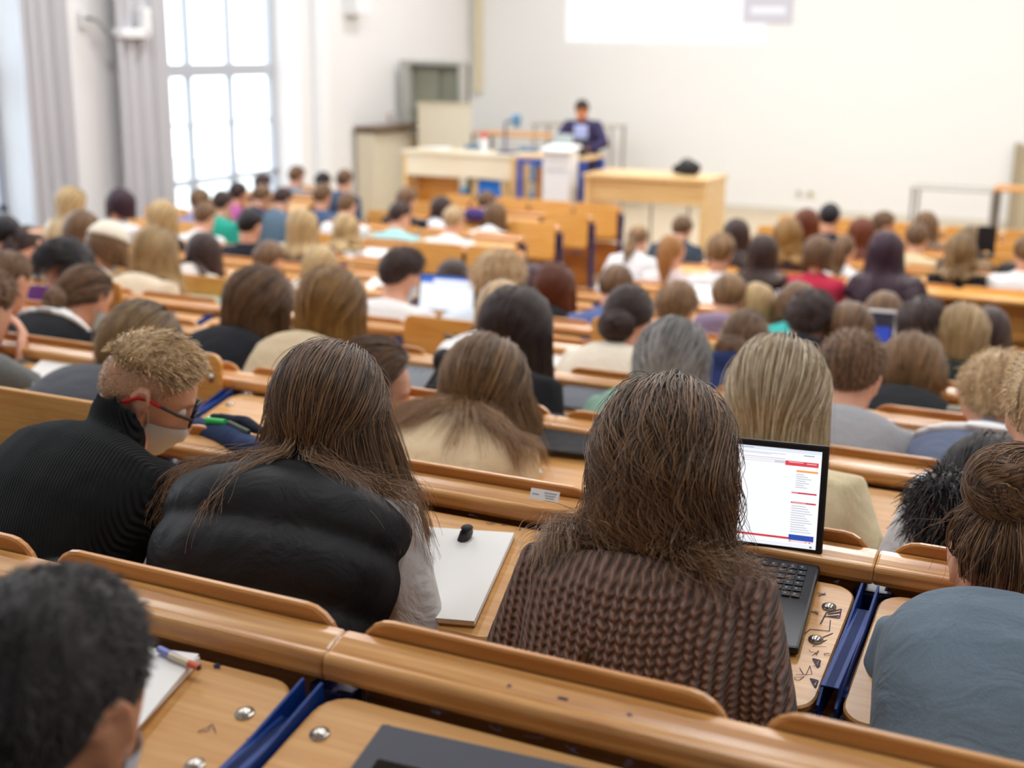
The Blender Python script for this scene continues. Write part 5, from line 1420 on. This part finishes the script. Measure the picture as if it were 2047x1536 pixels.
    def scrib(k, items, name):
        m = MB(); o, n = board_frame(k)
        for it in items:
            pts = [on_board(k, x, y, .0009) for x, y in it[1:]]; w = it[0]
            for a, b in zip(pts, pts[1:]):
                d = (b - a).normalized(); s = n.cross(d) * w; m.raw([a - s, b - s, b + s, a + s], [(0, 1, 2, 3)])
        ob = m.obj(name, INK, None)
        r = ROW_OBJ[(k, 0)]; ob.parent = r; ob.matrix_parent_inverse = Matrix.Translation(r.location).inverted(); ob['kind'] = 'stuff'
    def star(cx_, cy_, r):
        pts = []
        for i in range(11): a = math.pi * i / 5 - math.pi / 2; q = r if i % 2 == 0 else r * .45; pts.append((cx_ + q * math.cos(a), cy_ + q * .8 * math.sin(a)))
        return (.0012, *pts)
    it = [star(434, 1332, 8), star(434, 1332, 5), star(434, 1332, 2.5)]
    def doodle(cx_, cy_, s, n=7): return (.0005, *[(cx_ + rng.uniform(-s, s), cy_ + rng.uniform(-s, s) * .5) for _ in range(n)])
    for (a, b, s) in ((675, 1380, 12), (560, 1340, 8), (870, 1415, 26), (985, 1450, 22), (1070, 1465, 24), (770, 1455, 12), (1260, 1525, 14), (500, 1480, 16), (420, 1460, 26), (1150, 1500, 20)): it.append(doodle(a, b, s))
    it.append((.0006, (795, 1398), (850, 1412), (905, 1426), (860, 1421), (880, 1429)))
    scrib(0, it, 'pen_scribbles')
    it = []
    it += [(.0011, (1640, 1248), (1652, 1225), (1682, 1218), (1678, 1236), (1648, 1232)), (.0018, (1655, 1228), (1680, 1224)), (.0018, (1656, 1233), (1677, 1231)), (.0008, (1660, 1240), (1658, 1262), (1620, 1258), (1608, 1268)), (.0009, (1636, 1278), (1665, 1266))]
    for (a, b, s) in ((1672, 1165, 10), (1640, 1190, 14), (1628, 1225, 12), (1640, 1285, 16), (1625, 1305, 14), (1632, 1330, 9), (1628, 1362, 9), (1605, 1342, 22), (1600, 1360, 14), (945, 1030, 10), (1010, 1050, 9), (1040, 1058, 12), (980, 1045, 10), (1655, 1310, 8)): it.append(doodle(a, b, s, 6))
    for (a, b) in ((1632, 1325), (1627, 1365)): it += [(.0015, (a - 7, b - 8), (a + 8, b - 4), (a + 3, b + 10), (a - 7, b - 8)), (.0015, (a - 2, b - 4), (a + 3, b))]
    scrib(1, it, 'pen_scribbles')
    # marks on the nearest rail
    m = MB()
    for (a, b, w, h) in ((1139, 1366, .012, .010), (1143, 1376, .009, .012), (1033, 1402, .005, .004), (1272, 1403, .006, .007)):
        p = at(a, b, ROWY[0] - .03); m.box((p.x, p.y - .022, Zt(ROWY[0]) - .008), (w, .004, .0006), rot=(R(20), 0, 0))
    ob = m.obj('rail_marks', INK, None); r = ROW_OBJ[(0, 0)]; ob.parent = r; ob.matrix_parent_inverse = Matrix.Translation(r.location).inverted(); ob['kind'] = 'stuff'
def mid_desk_things():
    g = 'sheets and notebooks on the desks'
    flat_on('paper_sheet', 2, 858, 880, 30, (.21, .297), .002, PAPER, 'white sheet of paper next to the beige high-necked sweater', 'paper', g)
    flat_on('paper_sheet', 3, 1800, 890, 8, (.21, .29), .002, PAPER, 'white sheet of paper before the person in the plain grey T-shirt', 'paper', g)
    flat_on('paper_sheet', 4, 1125, 713, 20, (.20, .28), .002, PAPER, 'white sheet beside the cream sweater with the low knot', 'paper', g)
    flat_on('paper_sheet', 6, 1420, 590, 0, (.30, .26), .003, PAPER, 'two white pages lying open between the pale pink top and the white-haired collar, seventh row', 'paper', g)
    flat_on('paper_sheet', 6, 770, 570, 10, (.26, .22), .002, PAPER, 'white sheet in front of the person in the white sweater', 'paper', g)
    flat_on('paper_sheet', 9, 760, 507, 0, (.36, .22), .002, PAPER, 'white sheets beside the blouse with the black bag, tenth row', 'paper', g)
    flat_on('paper_sheet', 6, 420, 552, -8, (.28, .22), .002, PAPER, 'white sheet on the seventh row near the window', 'paper', g)
    flat_on('paper_sheet', 7, 640, 545, 4, (.25, .2), .002, PAPER, 'white sheet on the eighth row behind the ivory top', 'paper', g)
    flat_on('paper_sheet', 5, 330, 602, -5, (.25, .2), .002, PAPER, 'white sheet on the sixth row behind the low bun', 'paper', g)
    flat_on('folder', 5, 415, 597, 0, (.30, .22), .006, plain('folder_mint', 'a9d9cf', .5), 'mint green folder on the sixth row desk', 'folder')
    flat_on('desk_mat', 3, 862, 762, 6, (.30, .26), .012, plain('mat_grey', '7f838a', .9), 'grey desk mat left of the long brown hair in the beige sweater', 'mat')
    flat_on('cushion_mat', 3, 1212, 798, 2, (.34, .24), .015, plain('mat_grey2', '6f737b', .9), 'grey cushion on the desk behind the fluffy sage green sweater', 'cushion', bev=.006)
    t = desk_thing('notebook', 2, 112, 742, 22, 'spiral notebook with white pages on the desk beside the grey sleeve', 'notebook')
    m = MB(); m.box((0, 0, .004), (.17, .23, .006), .001); m.obj('pages', PAPER, t); m = MB(); m.box((0, 0, .001), (.18, .24, .002), .0008); m.obj('cover', GREYM, t); m = MB(); m.tube([(.088, -.11 + i * .0036, .006 + .004 * (i % 2)) for i in range(60)], .0018, 5); m.obj('spiral', GREYM, t)
    t = desk_thing('laptop_sleeve', 2, 1150, 880, 4, 'dark grey laptop sleeve leaning on the desk beside the beige sweater', 'sleeve')
    m = MB(); m.box((0, 0, .012), (.30, .22, .02), .008); m.obj('sleeve_body', cloth('cloth_sleeve', '3b3a3c'), t); m = MB(); m.tube([(-.14, -.11, .02), (.14, -.11, .02)], .003); m.obj('zip', BLACK, t)
    t = desk_thing('pouch', 3, 893, 770, 0, 'black pouch with a white tag on the grey desk mat', 'pouch')
    B = Blob(); B.chain([(0, 0, .03), (0, .0, .10)], [.035, .045]); link('pouch_body', B.fuse('pouch_body', .01, 3), BLACKM, t); m = MB(); m.box((.02, -.042, .05), (.03, .004, .045), .001); m.obj('tag', PAPER, t)
    # bright laptop and white tablet further down
    o, n = board_frame(5); p = on_board(5, 948, 640, .002)
    laptop('laptop', p, (TILT, 0, R(4)), .34, .22, .215, 112, 'open laptop with a bright white page and a blue title bar, sixth row desk', [(0, 0, 1, 1, 'f3f7ff'), (0, 0, 1, .08, '2f6fd6'), (0, .08, .24, .2, '2a5fc4'), (0, .2, 1, .22, 'c9d8f0')], keys=False)
    p = on_board(5, 1757, 700, .01); t = empty('tablet', p, R(3), 'white framed tablet standing upright with a dark blue picture on it', 'tablet'); t.rotation_euler = (R(-12), 0, R(6))
    m = MB(); m.box((0, 0, .10), (.135, .008, .185), .004); fr = m.obj('frame', WHITEP, t); m = MB(); m.box((0, -.005, .105), (.112, .001, .145)); m.mi = 1; m.box((.01, -.006, .075), (.07, .001, .07)); m.obj('display', [emis('tab_dark', '14142e', .6), emis('tab_blue', '1440b0', .7)], fr)
    p = on_board(9, 1985, 512, .0); t = empty('laptop', p, R(0), 'small black laptop standing open beside the wavy hair, tenth row', 'laptop')
    m = MB(); m.box((-.06, .0, .13), (.14, .01, .20), .004); m.obj('lid', BLACK, t); m = MB(); m.box((-.06, -.1, .01), (.14, .2, .015), .004); m.obj('base', BLACK, t)
    flat_on('phone', 6, 1562, 590, 12, (.07, .14), .009, plain('phone_navy', '14163a', .2), 'dark blue phone on the desk near the black top', 'phone', bev=.003)
    t = desk_thing('card_box', 3, 1912, 836, 0, 'small grey box standing on the fourth bench row', 'box'); m = MB(); m.box((0, 0, .015), (.06, .03, .03), .003); m.obj('box_body', plain('box_grey', '8d8c80', .6), t); m = MB(); m.box((0, 0, .032), (.062, .032, .006), .002); m.obj('box_lid', plain('box_grey2', '6d6c62', .6), t)
    p = at(950, 420, 11.3); B = Blob(); B.chain([(-.06, 0, .1), (.06, 0, .1)], [.07, .07]); me = B.fuse('purple_bag', .02, 4); t = empty('bag', (p.x, p.y, p.z - .15), 0, 'purple bag beside the dark blue shirt', 'bag'); link('bag_body', me, cloth('cloth_purple', '4d3f80'), t); m = MB(); m.tube([(-.08, 0, .18), (0, 0, .30), (.08, 0, .18)], .01); m.obj('strap', BLACKM, t)
# ------------------------------------------------------------------ lecture platform at the front
W_DESK = wood('desk_beech', 'd9ab6a', 'efcf98', 0, .5, .4, .05); W_ORNG = wood('desk_orange', 'c9812f', 'e0a04e', 0, .5, .45, .05); W_LIT = wood('desk_window_lit', 'ecd9b8', 'f7ebd4', 0, .5, .35, .03)  # palest desk wood has reflected window light put into its colour
BLUEP = plain('blue_panel', '1673d6', .5); BLUEF = plain('blue_frame', '2b52b4', .4); CREAM = plain('cream_board', 'ded5c0', .7)
def front():
    # demonstration desk (window side)
    Y = 14.3; a, b = at(805, 297, Y), at(1028, 313, Y); z = (a.z + b.z) / 2; w = b.x - a.x; h = z - PODZ; cx_ = (a.x + b.x) / 2
    t = empty('demonstration_desk', (cx_, Y, PODZ), 0, 'long wooden demonstration desk, coloured window-lit, with a blue panel below, window side of the lectern', 'desk')
    m = MB(); m.box((0, .24, h - .02), (w + .04, .52, .04), .006); m.obj('desk_top', W_LIT, t)
    m = MB(); m.box((0, .02, h - .04 - .135), (w - .06, .03, .27), .004); m.obj('front_panel', W_LIT, t)
    for x in (-w / 2 + .03, w / 2 - .03): m = MB(); m.box((x, .24, (h - .04) / 2), (.05, .48, h - .04), .004); m.obj('side_panel', W_DESK, t)
    m = MB(); m.box((-w / 2 + .38, .25, h * .36), (.60, .02, h * .7), .003); m.obj('door', W_ORNG, t)
    m = MB(); m.box((.40, .10, h * .36), (.30, .03, h * .70), .003); m.obj('blue_panel', BLUEP, t)
    m = MB(); m.box((.20, .12, h * .36), (.08, .06, h * .7), .003); m.obj('leg', W_DESK, t); m = MB(); m.box((.62, .12, h * .36), (.08, .06, h * .7), .003); m.obj('leg', W_DESK, t)
    m = MB(); m.box((-.16, .28, .22), (.62, .4, .03), .01); m.obj('shelf', W_DESK, t)
    p = at(915, 378, Y + .28); e = empty('equipment_case', (p.x, p.y, PODZ + .237), 0, 'flat dark case on the shelf under the demonstration desk', 'case'); m = MB(); m.box((0, 0, .05), (.36, .3, .09), .01); m.obj('case_body', BLACKM, e); m = MB(); m.tube([(-.06, -.16, .05), (0, -.18, .05), (.06, -.16, .05)], .008); m.obj('handle', GREYM, e)
    top = z
    def on_top(x, y, Yt=Y + .26): q = at(x, y, Yt); return Vector((q.x, Yt, top))
    t2 = empty('bottle', on_top(968, 300), 0, 'white bottle with a red cap on the demonstration desk', 'bottle')
    m = MB(); m.cyl((0, 0, 0), (0, 0, .13), .042, n=14); m.cyl((0, 0, .13), (0, 0, .17), .042, .022, 14); m.obj('bottle_body', WHITEP, t2, sm=False); m = MB(); m.cyl((0, 0, .165), (0, 0, .24), .030, .026, 14); m.obj('cap', plain('cap_red', 'e23226', .4), t2)
    t2 = empty('document_camera', on_top(1010, 304), 0, 'blue document camera with a swan neck on the demonstration desk', 'document camera')
    m = MB(); m.box((.03, 0, .012), (.22, .2, .024), .006); m.obj('base', BLUE_D, t2); m = MB(); m.tube([(0, 0, .02), (0, 0, .36), (.02, 0, .385), (.12, 0, .40)], .014); m.obj('arm', BLUE_D, t2)
    m = MB(); m.ball((.15, 0, .42), (.06, .07, .065), 8); m.cyl((.15, 0, .42), (.16, -.02, .33), .04, .05); m.obj('camera_head', plain('cam_blue', '4f83ab', .4), t2, sm=True)
    t2 = empty('papers', on_top(870, 292), R(10), 'stack of white papers lying on the demonstration desk', 'papers')
    for i in range(4): m = MB(); m.box((i * .02, 0, .004 + i * .006), (.30, .21, .005), .0005, rot=(0, 0, i * .12)); m.obj('sheet', PAPER, t2)
    # office chairs and bag behind the desk
    for (x, lab) in ((930, 'blue office chair with a dark bag behind the demonstration desk'), (1040, 'blue and orange chair behind the document camera')):
        q = at(x, 290, 15.9); t2 = empty('office_chair', (q.x, q.y, PODZ), R(-20), lab, 'chair')
        m = MB(); m.box((0, 0, .47), (.44, .44, .07), .025); m.obj('seat', plain('chair_blue', '5b7f9e', .8), t2); m = MB(); m.box((-.05, .22, .86), (.42, .06, .46), .025, rot=(R(-8), 0, 0)); m.obj('backrest', plain('chair_blue', '5b7f9e', .8), t2)
        m = MB(); m.cyl((0, 0, .08), (0, 0, .45), .03); m.obj('column', GREYM, t2)
        for k in range(5): m = MB(); m.tube([(0, 0, .09), (.28 * math.cos(k * 1.257), .28 * math.sin(k * 1.257), .04)], .018); m.obj('leg', BLACK, t2)
    q = at(955, 283, 15.7); t2 = empty('bag', (q.x, q.y, PODZ + .52), 0, 'dark rucksack hanging on the blue office chair', 'bag'); m = MB(); m.box((0, 0, .16), (.30, .18, .36), .07); m.obj('bag_body', BLACKM, t2, sm=True); m = MB(); m.tube([(-.06, 0, .33), (0, 0, .40), (.06, 0, .33)], .01); m.obj('strap', BLACK, t2)
    # blue framed table with the white lectern
    Y = 14.05; a, b = at(1034, 311, Y), at(1169, 318, Y); z = (a.z + b.z) / 2; w = b.x - a.x; h = z - PODZ
    t = empty('frame_table', ((a.x + b.x) / 2, Y, PODZ), 0, 'narrow table with a blue steel frame between the two desks', 'table')
    m = MB(); m.box((0, .3, h - .012), (w, .62, .03), .004); m.obj('table_top', W_DESK, t)
    m = MB(); m.box((0, .0, h - .06), (w - .02, .05, .05), .004); m.obj('frame_rail', BLUEF, t)
    for x in (-w / 2 + .03, w / 2 - .03):
        for y in (.02, .58): m = MB(); m.box((x, y, (h - .03) / 2), (.055 if x < 0 else .09, .05, h - .03), .004); m.obj('leg', BLUEF, t)
    m = MB(); m.box((-w / 2 + .20, .45, h * .45), (.30, .02, h * .8), .003); m.obj('back_panel', W_ORNG, t)
    q = at(1123, 350, Y - .12); qt = at(1123, 297, Y - .12)
    t = empty('lectern', (q.x, Y - .16, PODZ), 0, 'white lectern cabinet in front of the blue framed table', 'lectern'); hh = qt.z - PODZ + .02; lw = (at(1150, 350, Y - .12).x - at(1088, 350, Y - .12).x) * .86
    m = MB(); m.box((0, 0, hh / 2), (lw, .28, hh - .06), .015); m.obj('cabinet', WHITEP, t); m = MB(); m.box((0, -.01, hh - .02), (lw + .05, .36, .04), .01, rot=(R(8), 0, 0)); m.obj('reading_top', WHITEP, t); m = MB(); m.box((0, -.145, hh * .8), (lw - .06, .006, .004)); m.obj('panel_joint', GREYM, t)
    q = at(1128, 292, Y + .1); t = empty('monitor', (q.x, Y + .12, PODZ + hh), 0, 'small grey monitor standing behind the lectern top', 'monitor')
    m = MB(); m.box((-.03, 0, .05), (.26, .03, .16), .006); m.obj('screen_case', plain('mon_grey', 'b8c4c4', .4), t); m = MB(); m.box((-.03, .03, -.03), (.06, .05, .08), .005); m.obj('stand', GREYM, t)
    q = at(1148, 297, Y + .25); t = empty('laptop', (q.x, Y + .30, h + PODZ), R(15), 'black laptop open in front of the lecturer', 'laptop'); m = MB(); m.box((0, 0, .11), (.26, .012, .2), .004, rot=(R(-15), 0, 0)); m.obj('lid', BLACK, t); m = MB(); m.box((0, .11, .012), (.26, .2, .018), .004); m.obj('base', BLACK, t)
    # second desk
    Y = 13.75; a, b = at(1170, 345, Y), at(1414, 361, Y); z = (a.z + b.z) / 2; w = b.x - a.x; h = z - PODZ; c = at(1445, 352, Y + .9)
    t = empty('teacher_desk', ((a.x + b.x) / 2, Y, PODZ), 0, 'wide orange beech desk carrying the black bag, before the projection wall', 'desk')
    m = MB(); m.box((0, .36, h - .02), (w + .04, .80, .04), .006); m.obj('desk_top', W_DESK, t)
    m = MB(); m.box((0, .03, h - .04 - .13), (w - .08, .03, .26), .004); m.obj('front_panel', W_DESK, t)
    for x in (-w / 2 + .03, w / 2 - .03): m = MB(); m.box((x, .36, (h - .04) / 2), (.06, .76, h - .04), .004); m.obj('side_panel', W_DESK, t)
    for x in (-.12, .34): m = MB(); m.cyl((x, .6, 0), (x, .6, h - .04), .012); m.obj('leg', GREYM, t)
    q = at(1371, 349, Y + .4); t2 = empty('bag', (q.x, Y + .4, z), 0, 'black rounded bag lying on the wide orange beech desk', 'bag')
    B = Blob(); B.chain([(-.12, 0, .06), (-.02, 0, .085), (.10, 0, .08)], [.05, .085, .075], 14); B.chain([(-.05, 0, .05), (.11, 0, .05)], [.05, .05]); link('bag_body', B.fuse('bag_body', .014, 3), BLACKM, t2); m = MB(); m.tube([(-.06, 0, .16), (.02, .01, .185), (.09, 0, .15)], .01); m.obj('handle', BLACK, t2)
    # tables by the wall
    def simple_table(name, xa, ya, xb, yb, Yt, mat, label, dep=.7, legm=None, tt=.03):
        a, b = at(xa, ya, Yt), at(xb, yb, Yt); z = (a.z + b.z) / 2; w = b.x - a.x; h = z - PODZ
        t = empty(name, ((a.x + b.x) / 2, Yt, PODZ), 0, label, 'table'); m = MB(); m.box((0, dep / 2, h - tt / 2), (w, dep, tt), .004); m.obj('table_top', mat, t)
        for x in (-w / 2 + .04, w / 2 - .04):
            for y in (.04, dep - .04): m = MB(); m.box((x, y, (h - tt) / 2), (.035, .035, h - tt), .003); m.obj('leg', legm or GREYM, t)
        return t
    simple_table('side_table', 938, 268, 1150, 272, 17.0, W_ORNG, 'long table with an orange top standing behind the demonstration desk')
    simple_table('tall_table', 1062, 248, 1226, 252, 18.2, plain('table_grey', 'b9b2a8', .5), 'high grey framed table by the front wall behind the lecturer', .6, plain('leg_grey', 'a7a29b', .5))
    simple_table('wall_table', 1818, 374, 1992, 383, 17.0, plain('table_white', 'b9b6b2', .5), 'pale grey table with thin legs by the front wall', .6, plain('leg_grey2', '8f8c8a', .5), .03)
    simple_table('wall_table', 1985, 377, 2200, 388, 16.6, W_ORNG, 'table with an orange top beside the pale grey table at the picture edge', .6, plain('leg_dark', '6b6460', .5))
    # door leaf at the picture edge in the front wall
    q = at(2030, 290, YW - .05); m = MB(); m.box((q.x + .55, YW - .04, (q.z + PODZ) / 2), (1.1, .06, q.z - PODZ), .006); d = struct(m.obj('door_1', plain('door_tan', 'b9ad92', .6)))
    m = MB(); m.box((q.x + .04, YW - .06, (q.z + PODZ) / 2), (.08, .10, q.z - PODZ + .06), .006); m.obj('door_frame', plain('door_frame_paint', 'a89c84', .6), d); m = MB(); m.tube([(q.x + .2, YW - .08, PODZ + 1.0), (q.x + .2, YW - .12, PODZ + 1.0), (q.x + .31, YW - .12, PODZ + 1.0)], .012); m.obj('door_handle', GREYM, d)
    # tall grey rack with a cream panel in front of it, low ledge cupboard
    a, b = at(808, 120, 16.95), at(930, 120, 16.95); z = a.z; w = b.x - a.x; h = z - PODZ
    t = empty('board_rack', ((a.x + b.x) / 2, 16.95, PODZ), 0, 'tall grey steel rack with green grey boards in the corner beside the window wall', 'rack')
    for x in (-w / 2 + .05, w / 2 - .04): m = MB(); m.box((x, .0, h / 2), (.16 if x < 0 else .07, .16, h), .008); m.obj('upright', plain('rack_grey', 'b3b3ad', .5, .1), t)
    m = MB(); m.box((0, 0, h - .03), (w, .18, .07), .008); m.obj('top_beam', plain('rack_grey', 'b3b3ad', .5, .1), t)
    for x, y in ((-w * .18, .06), (w * .2, .10)): m = MB(); m.box((x, y, h * .52), (w * .46, .02, h * .86), .004); m.obj('board', plain('board_green', '8f9080', .6), t)
    m = MB(); m.box((0, .14, h * .5), (w, .03, h * .96)); m.obj('back_sheet', plain('rack_dark', '84857b', .6), t)
    m = MB(); m.box((0, -.02, h * .70), (w * .7, .03, .05)); m.obj('shelf_bar', plain('rack_bar', '9aa39c', .5), t)
    a, b = at(836, 205, 16.5), at(941, 204, 16.5)
    t = empty('flip_panel', ((a.x + b.x) / 2, 16.5, PODZ), 0, 'large cream panel leaning in front of the tall grey rack', 'panel'); m = MB(); m.box((0, 0, (a.z - PODZ) / 2 + .03), (b.x - a.x, .04, a.z - PODZ - .06), .006); m.obj('panel_sheet', CREAM, t); m = MB(); m.box((0, 0, a.z - PODZ - .01), (b.x - a.x + .03, .06, .04), .004); m.obj('top_rail', plain('rail_beige', 'cfc3a6', .6), t)
    for x in (-.4, .4): m = MB(); m.box((x, 0, .02), (.05, .4, .04), .005); m.obj('foot', GREYM, t)
    q0, q1 = atX(702, 252, XL), atX(782, 242, XL)
    t = empty('ledge_cupboard', (XL + .215, (q0.y + q1.y) / 2, PODZ), 0, 'low beige cupboard with a dark wooden ledge on the window wall', 'cupboard'); hh = q0.z - PODZ; ln = q1.y - q0.y
    m = MB(); m.box((0, 0, (hh - .1) / 2), (.30, ln - .06, hh - .1), .006); m.obj('cupboard_body', plain('cup_beige', 'd8ceb9', .7), t); m = MB(); m.box((.03, 0, hh - .04), (.40, ln, .08), .008); m.obj('ledge', wood('dark_ledge', '5a4533', '7c634a', 1), t); m = MB(); m.box((.10, ln * .5 - .05, hh * .45), (.26, .08, hh * .86), .006); m.obj('side_post', plain('cup_shaded', '9c8a72', .7), t)  # side post: shade beside the rack is put into its colour
    t = empty('wall_plate', atX(780, 232, XL + .02), 0, 'small wall plate above the dark wooden ledge', 'wall plate'); m = MB(); m.box((0, 0, 0), (.02, .10, .10), .004); m.obj('plate', plain('plate_beige', 'c9ab94', .6), t); m = MB(); m.box((.012, 0, 0), (.01, .05, .06), .003); m.obj('rocker', WHITEP, t)
    for (x, y, c) in ((1597, 386, 'e3e0da'), (1620, 388, 'd9d2b0')):
        q = at(x, y, YW - .02); t = empty('wall_socket', q, 0, 'small wall socket on the front wall above the benches, %s' % ('white' if x < 1600 else 'yellowish'), 'socket'); m = MB(); m.box((0, 0, 0), (.09, .02, .09), .004); m.obj('socket_plate', plain('sock_' + c, c, .5), t); m = MB(); m.cyl((0, -.012, 0), (0, -.008, 0), .025); m.obj('socket_hole', GREYM, t)
    # projected slide on the wall: shown light, as on a screen
    Ys = YW - .015
    a, b = at(1131, 85, Ys), at(1528, 86, Ys)
    t = empty('projection_screen', ((a.x + b.x) / 2, Ys, a.z), 0, 'bright projected slide with a green line high on the front wall', 'projection')
    w = b.x - a.x; m = MB(); mats = [emis('slide_white', 'ffffff', .8), emis('slide_green', 'cdeed8', .74), emis('slide_text', 'ececf4', .74), emis('slide_grey', 'd9d3d9', .74), emis('slide_name', 'f6f3f6', .8)]
    m.mi = 0; m.box((0, .006, 1.25), (w, .008, 2.5))
    m.obj('slide', [mats[0]], t)
    def rect(nm, x0, y0, x1, y1, mat, lev, par=t):
        p0, p1 = at(x0, y0, Ys), at(x1, y1, Ys); m = MB(); m.box(((p0.x + p1.x) / 2 - t.location.x, -.0 - lev * .004, (p0.z + p1.z) / 2 - t.location.z), (abs(p1.x - p0.x), .004, abs(p0.z - p1.z))); return m.obj(nm, [mat], par)
    rect('green_line', 1232, 54, 1400, 59, mats[1], 1); rect('pale_line', 1400, 54, 1436, 59, emis('slide_pink', 'f7e6e8', .76), 1)
    for i, (x1, y) in enumerate(((1330, 34), (1360, 41), (1290, 14))): rect('text_line', 1160, y, x1, y + 3, mats[2], 1)
    rect('name_tile', 1490, -60, 1584, 47, mats[3], 2); rect('name_text', 1502, 14, 1570, 27, mats[4], 3)
    # lecturer standing behind the lectern
    P = make_pose(10, 20, 34, 0, 'lectern', 1.1, stand=False); Hh = at(1163, 222, 15.15); s = 1.0
    bm_ = body_mesh(P, .012); tm = garment_mesh(P, .014, .02, 'long', .03)
    root = empty('person', Vector(Hh) - Matrix.Rotation(R(188), 3, 'Z') @ Vector(P.hc), R(188), 'person in a dark violet suit jacket standing and looking down behind the white lectern', 'person')
    link('body', bm_, skin('skin_lit', 'd88a50'), root); link('jacket', tm, cloth('cloth_suit', '3c3558'), root)
    vs = []; fs = []; bmv = bvh_of(tm)
    for j in range(18):
        t_ = .16 + .80 * j / 17; p, a = sp_at(P.sp, t_); f = np.array([0, math.cos(a), -math.sin(a)]); hw = .05 + .05 * (j / 17) * (1 if j < 15 else .7)
        for i in range(7):
            o = Vector(p + f * .35 + np.array([hw * (i - 3) / 3, 0, 0])); h_ = bmv.ray_cast(o, Vector(-f)); vs.append(h_[0] + h_[1] * .004 if h_[0] else o)
    for j in range(17):
        for i in range(6): fs.append((j * 7 + i, j * 7 + i + 1, (j + 1) * 7 + i + 1, (j + 1) * 7 + i))
    m = MB(); m.raw(vs, fs); o = m.obj('shirt', cloth('cloth_lightblue', 'b4bff0'), root); solid(o, .004)
    B = Blob(); B.chain([(-.08, 0, .04), (.08, 0, .04)], [.12, .12])
    legz = PODZ - root.location.z
    for sx in (-1, 1): B.chain([(sx * .09, 0, .0), (sx * .10, .01, legz * .5), (sx * .10, -.01, legz + .06)], [.092, .062, .05])
    link('trousers', B.fuse('trousers', .02, 3), cloth('cloth_suit', '3c3558'), root)
    for sx in (-1, 1): m = MB(); m.ball((sx * .10, .06, legz + .045), (.05, .14, .045), 8); m.obj('shoe', BLACKM, root, sm=True)
    sh, _ = build_hair(P, STY['short'], 0, bmv, 3); link('hair', sh[0][1], hmat('dk'), root)
    hd = [Vector(hl(P, (sx * .03, .078, .012))) for sx in (-1, 1)]
    for e_ in hd: m = MB(); m.ball(e_, .012, 6); m.obj('eye', WHITEP, root, sm=True)
build_rows()
extra_vest(); extra_zip(); extra_glasses(); extra_fur(); extra_collars()
front()
near_desk_things()
mid_desk_things()
for (k, si), o in ROW_OBJ.items(): pass
bpy.context.view_layer.update()
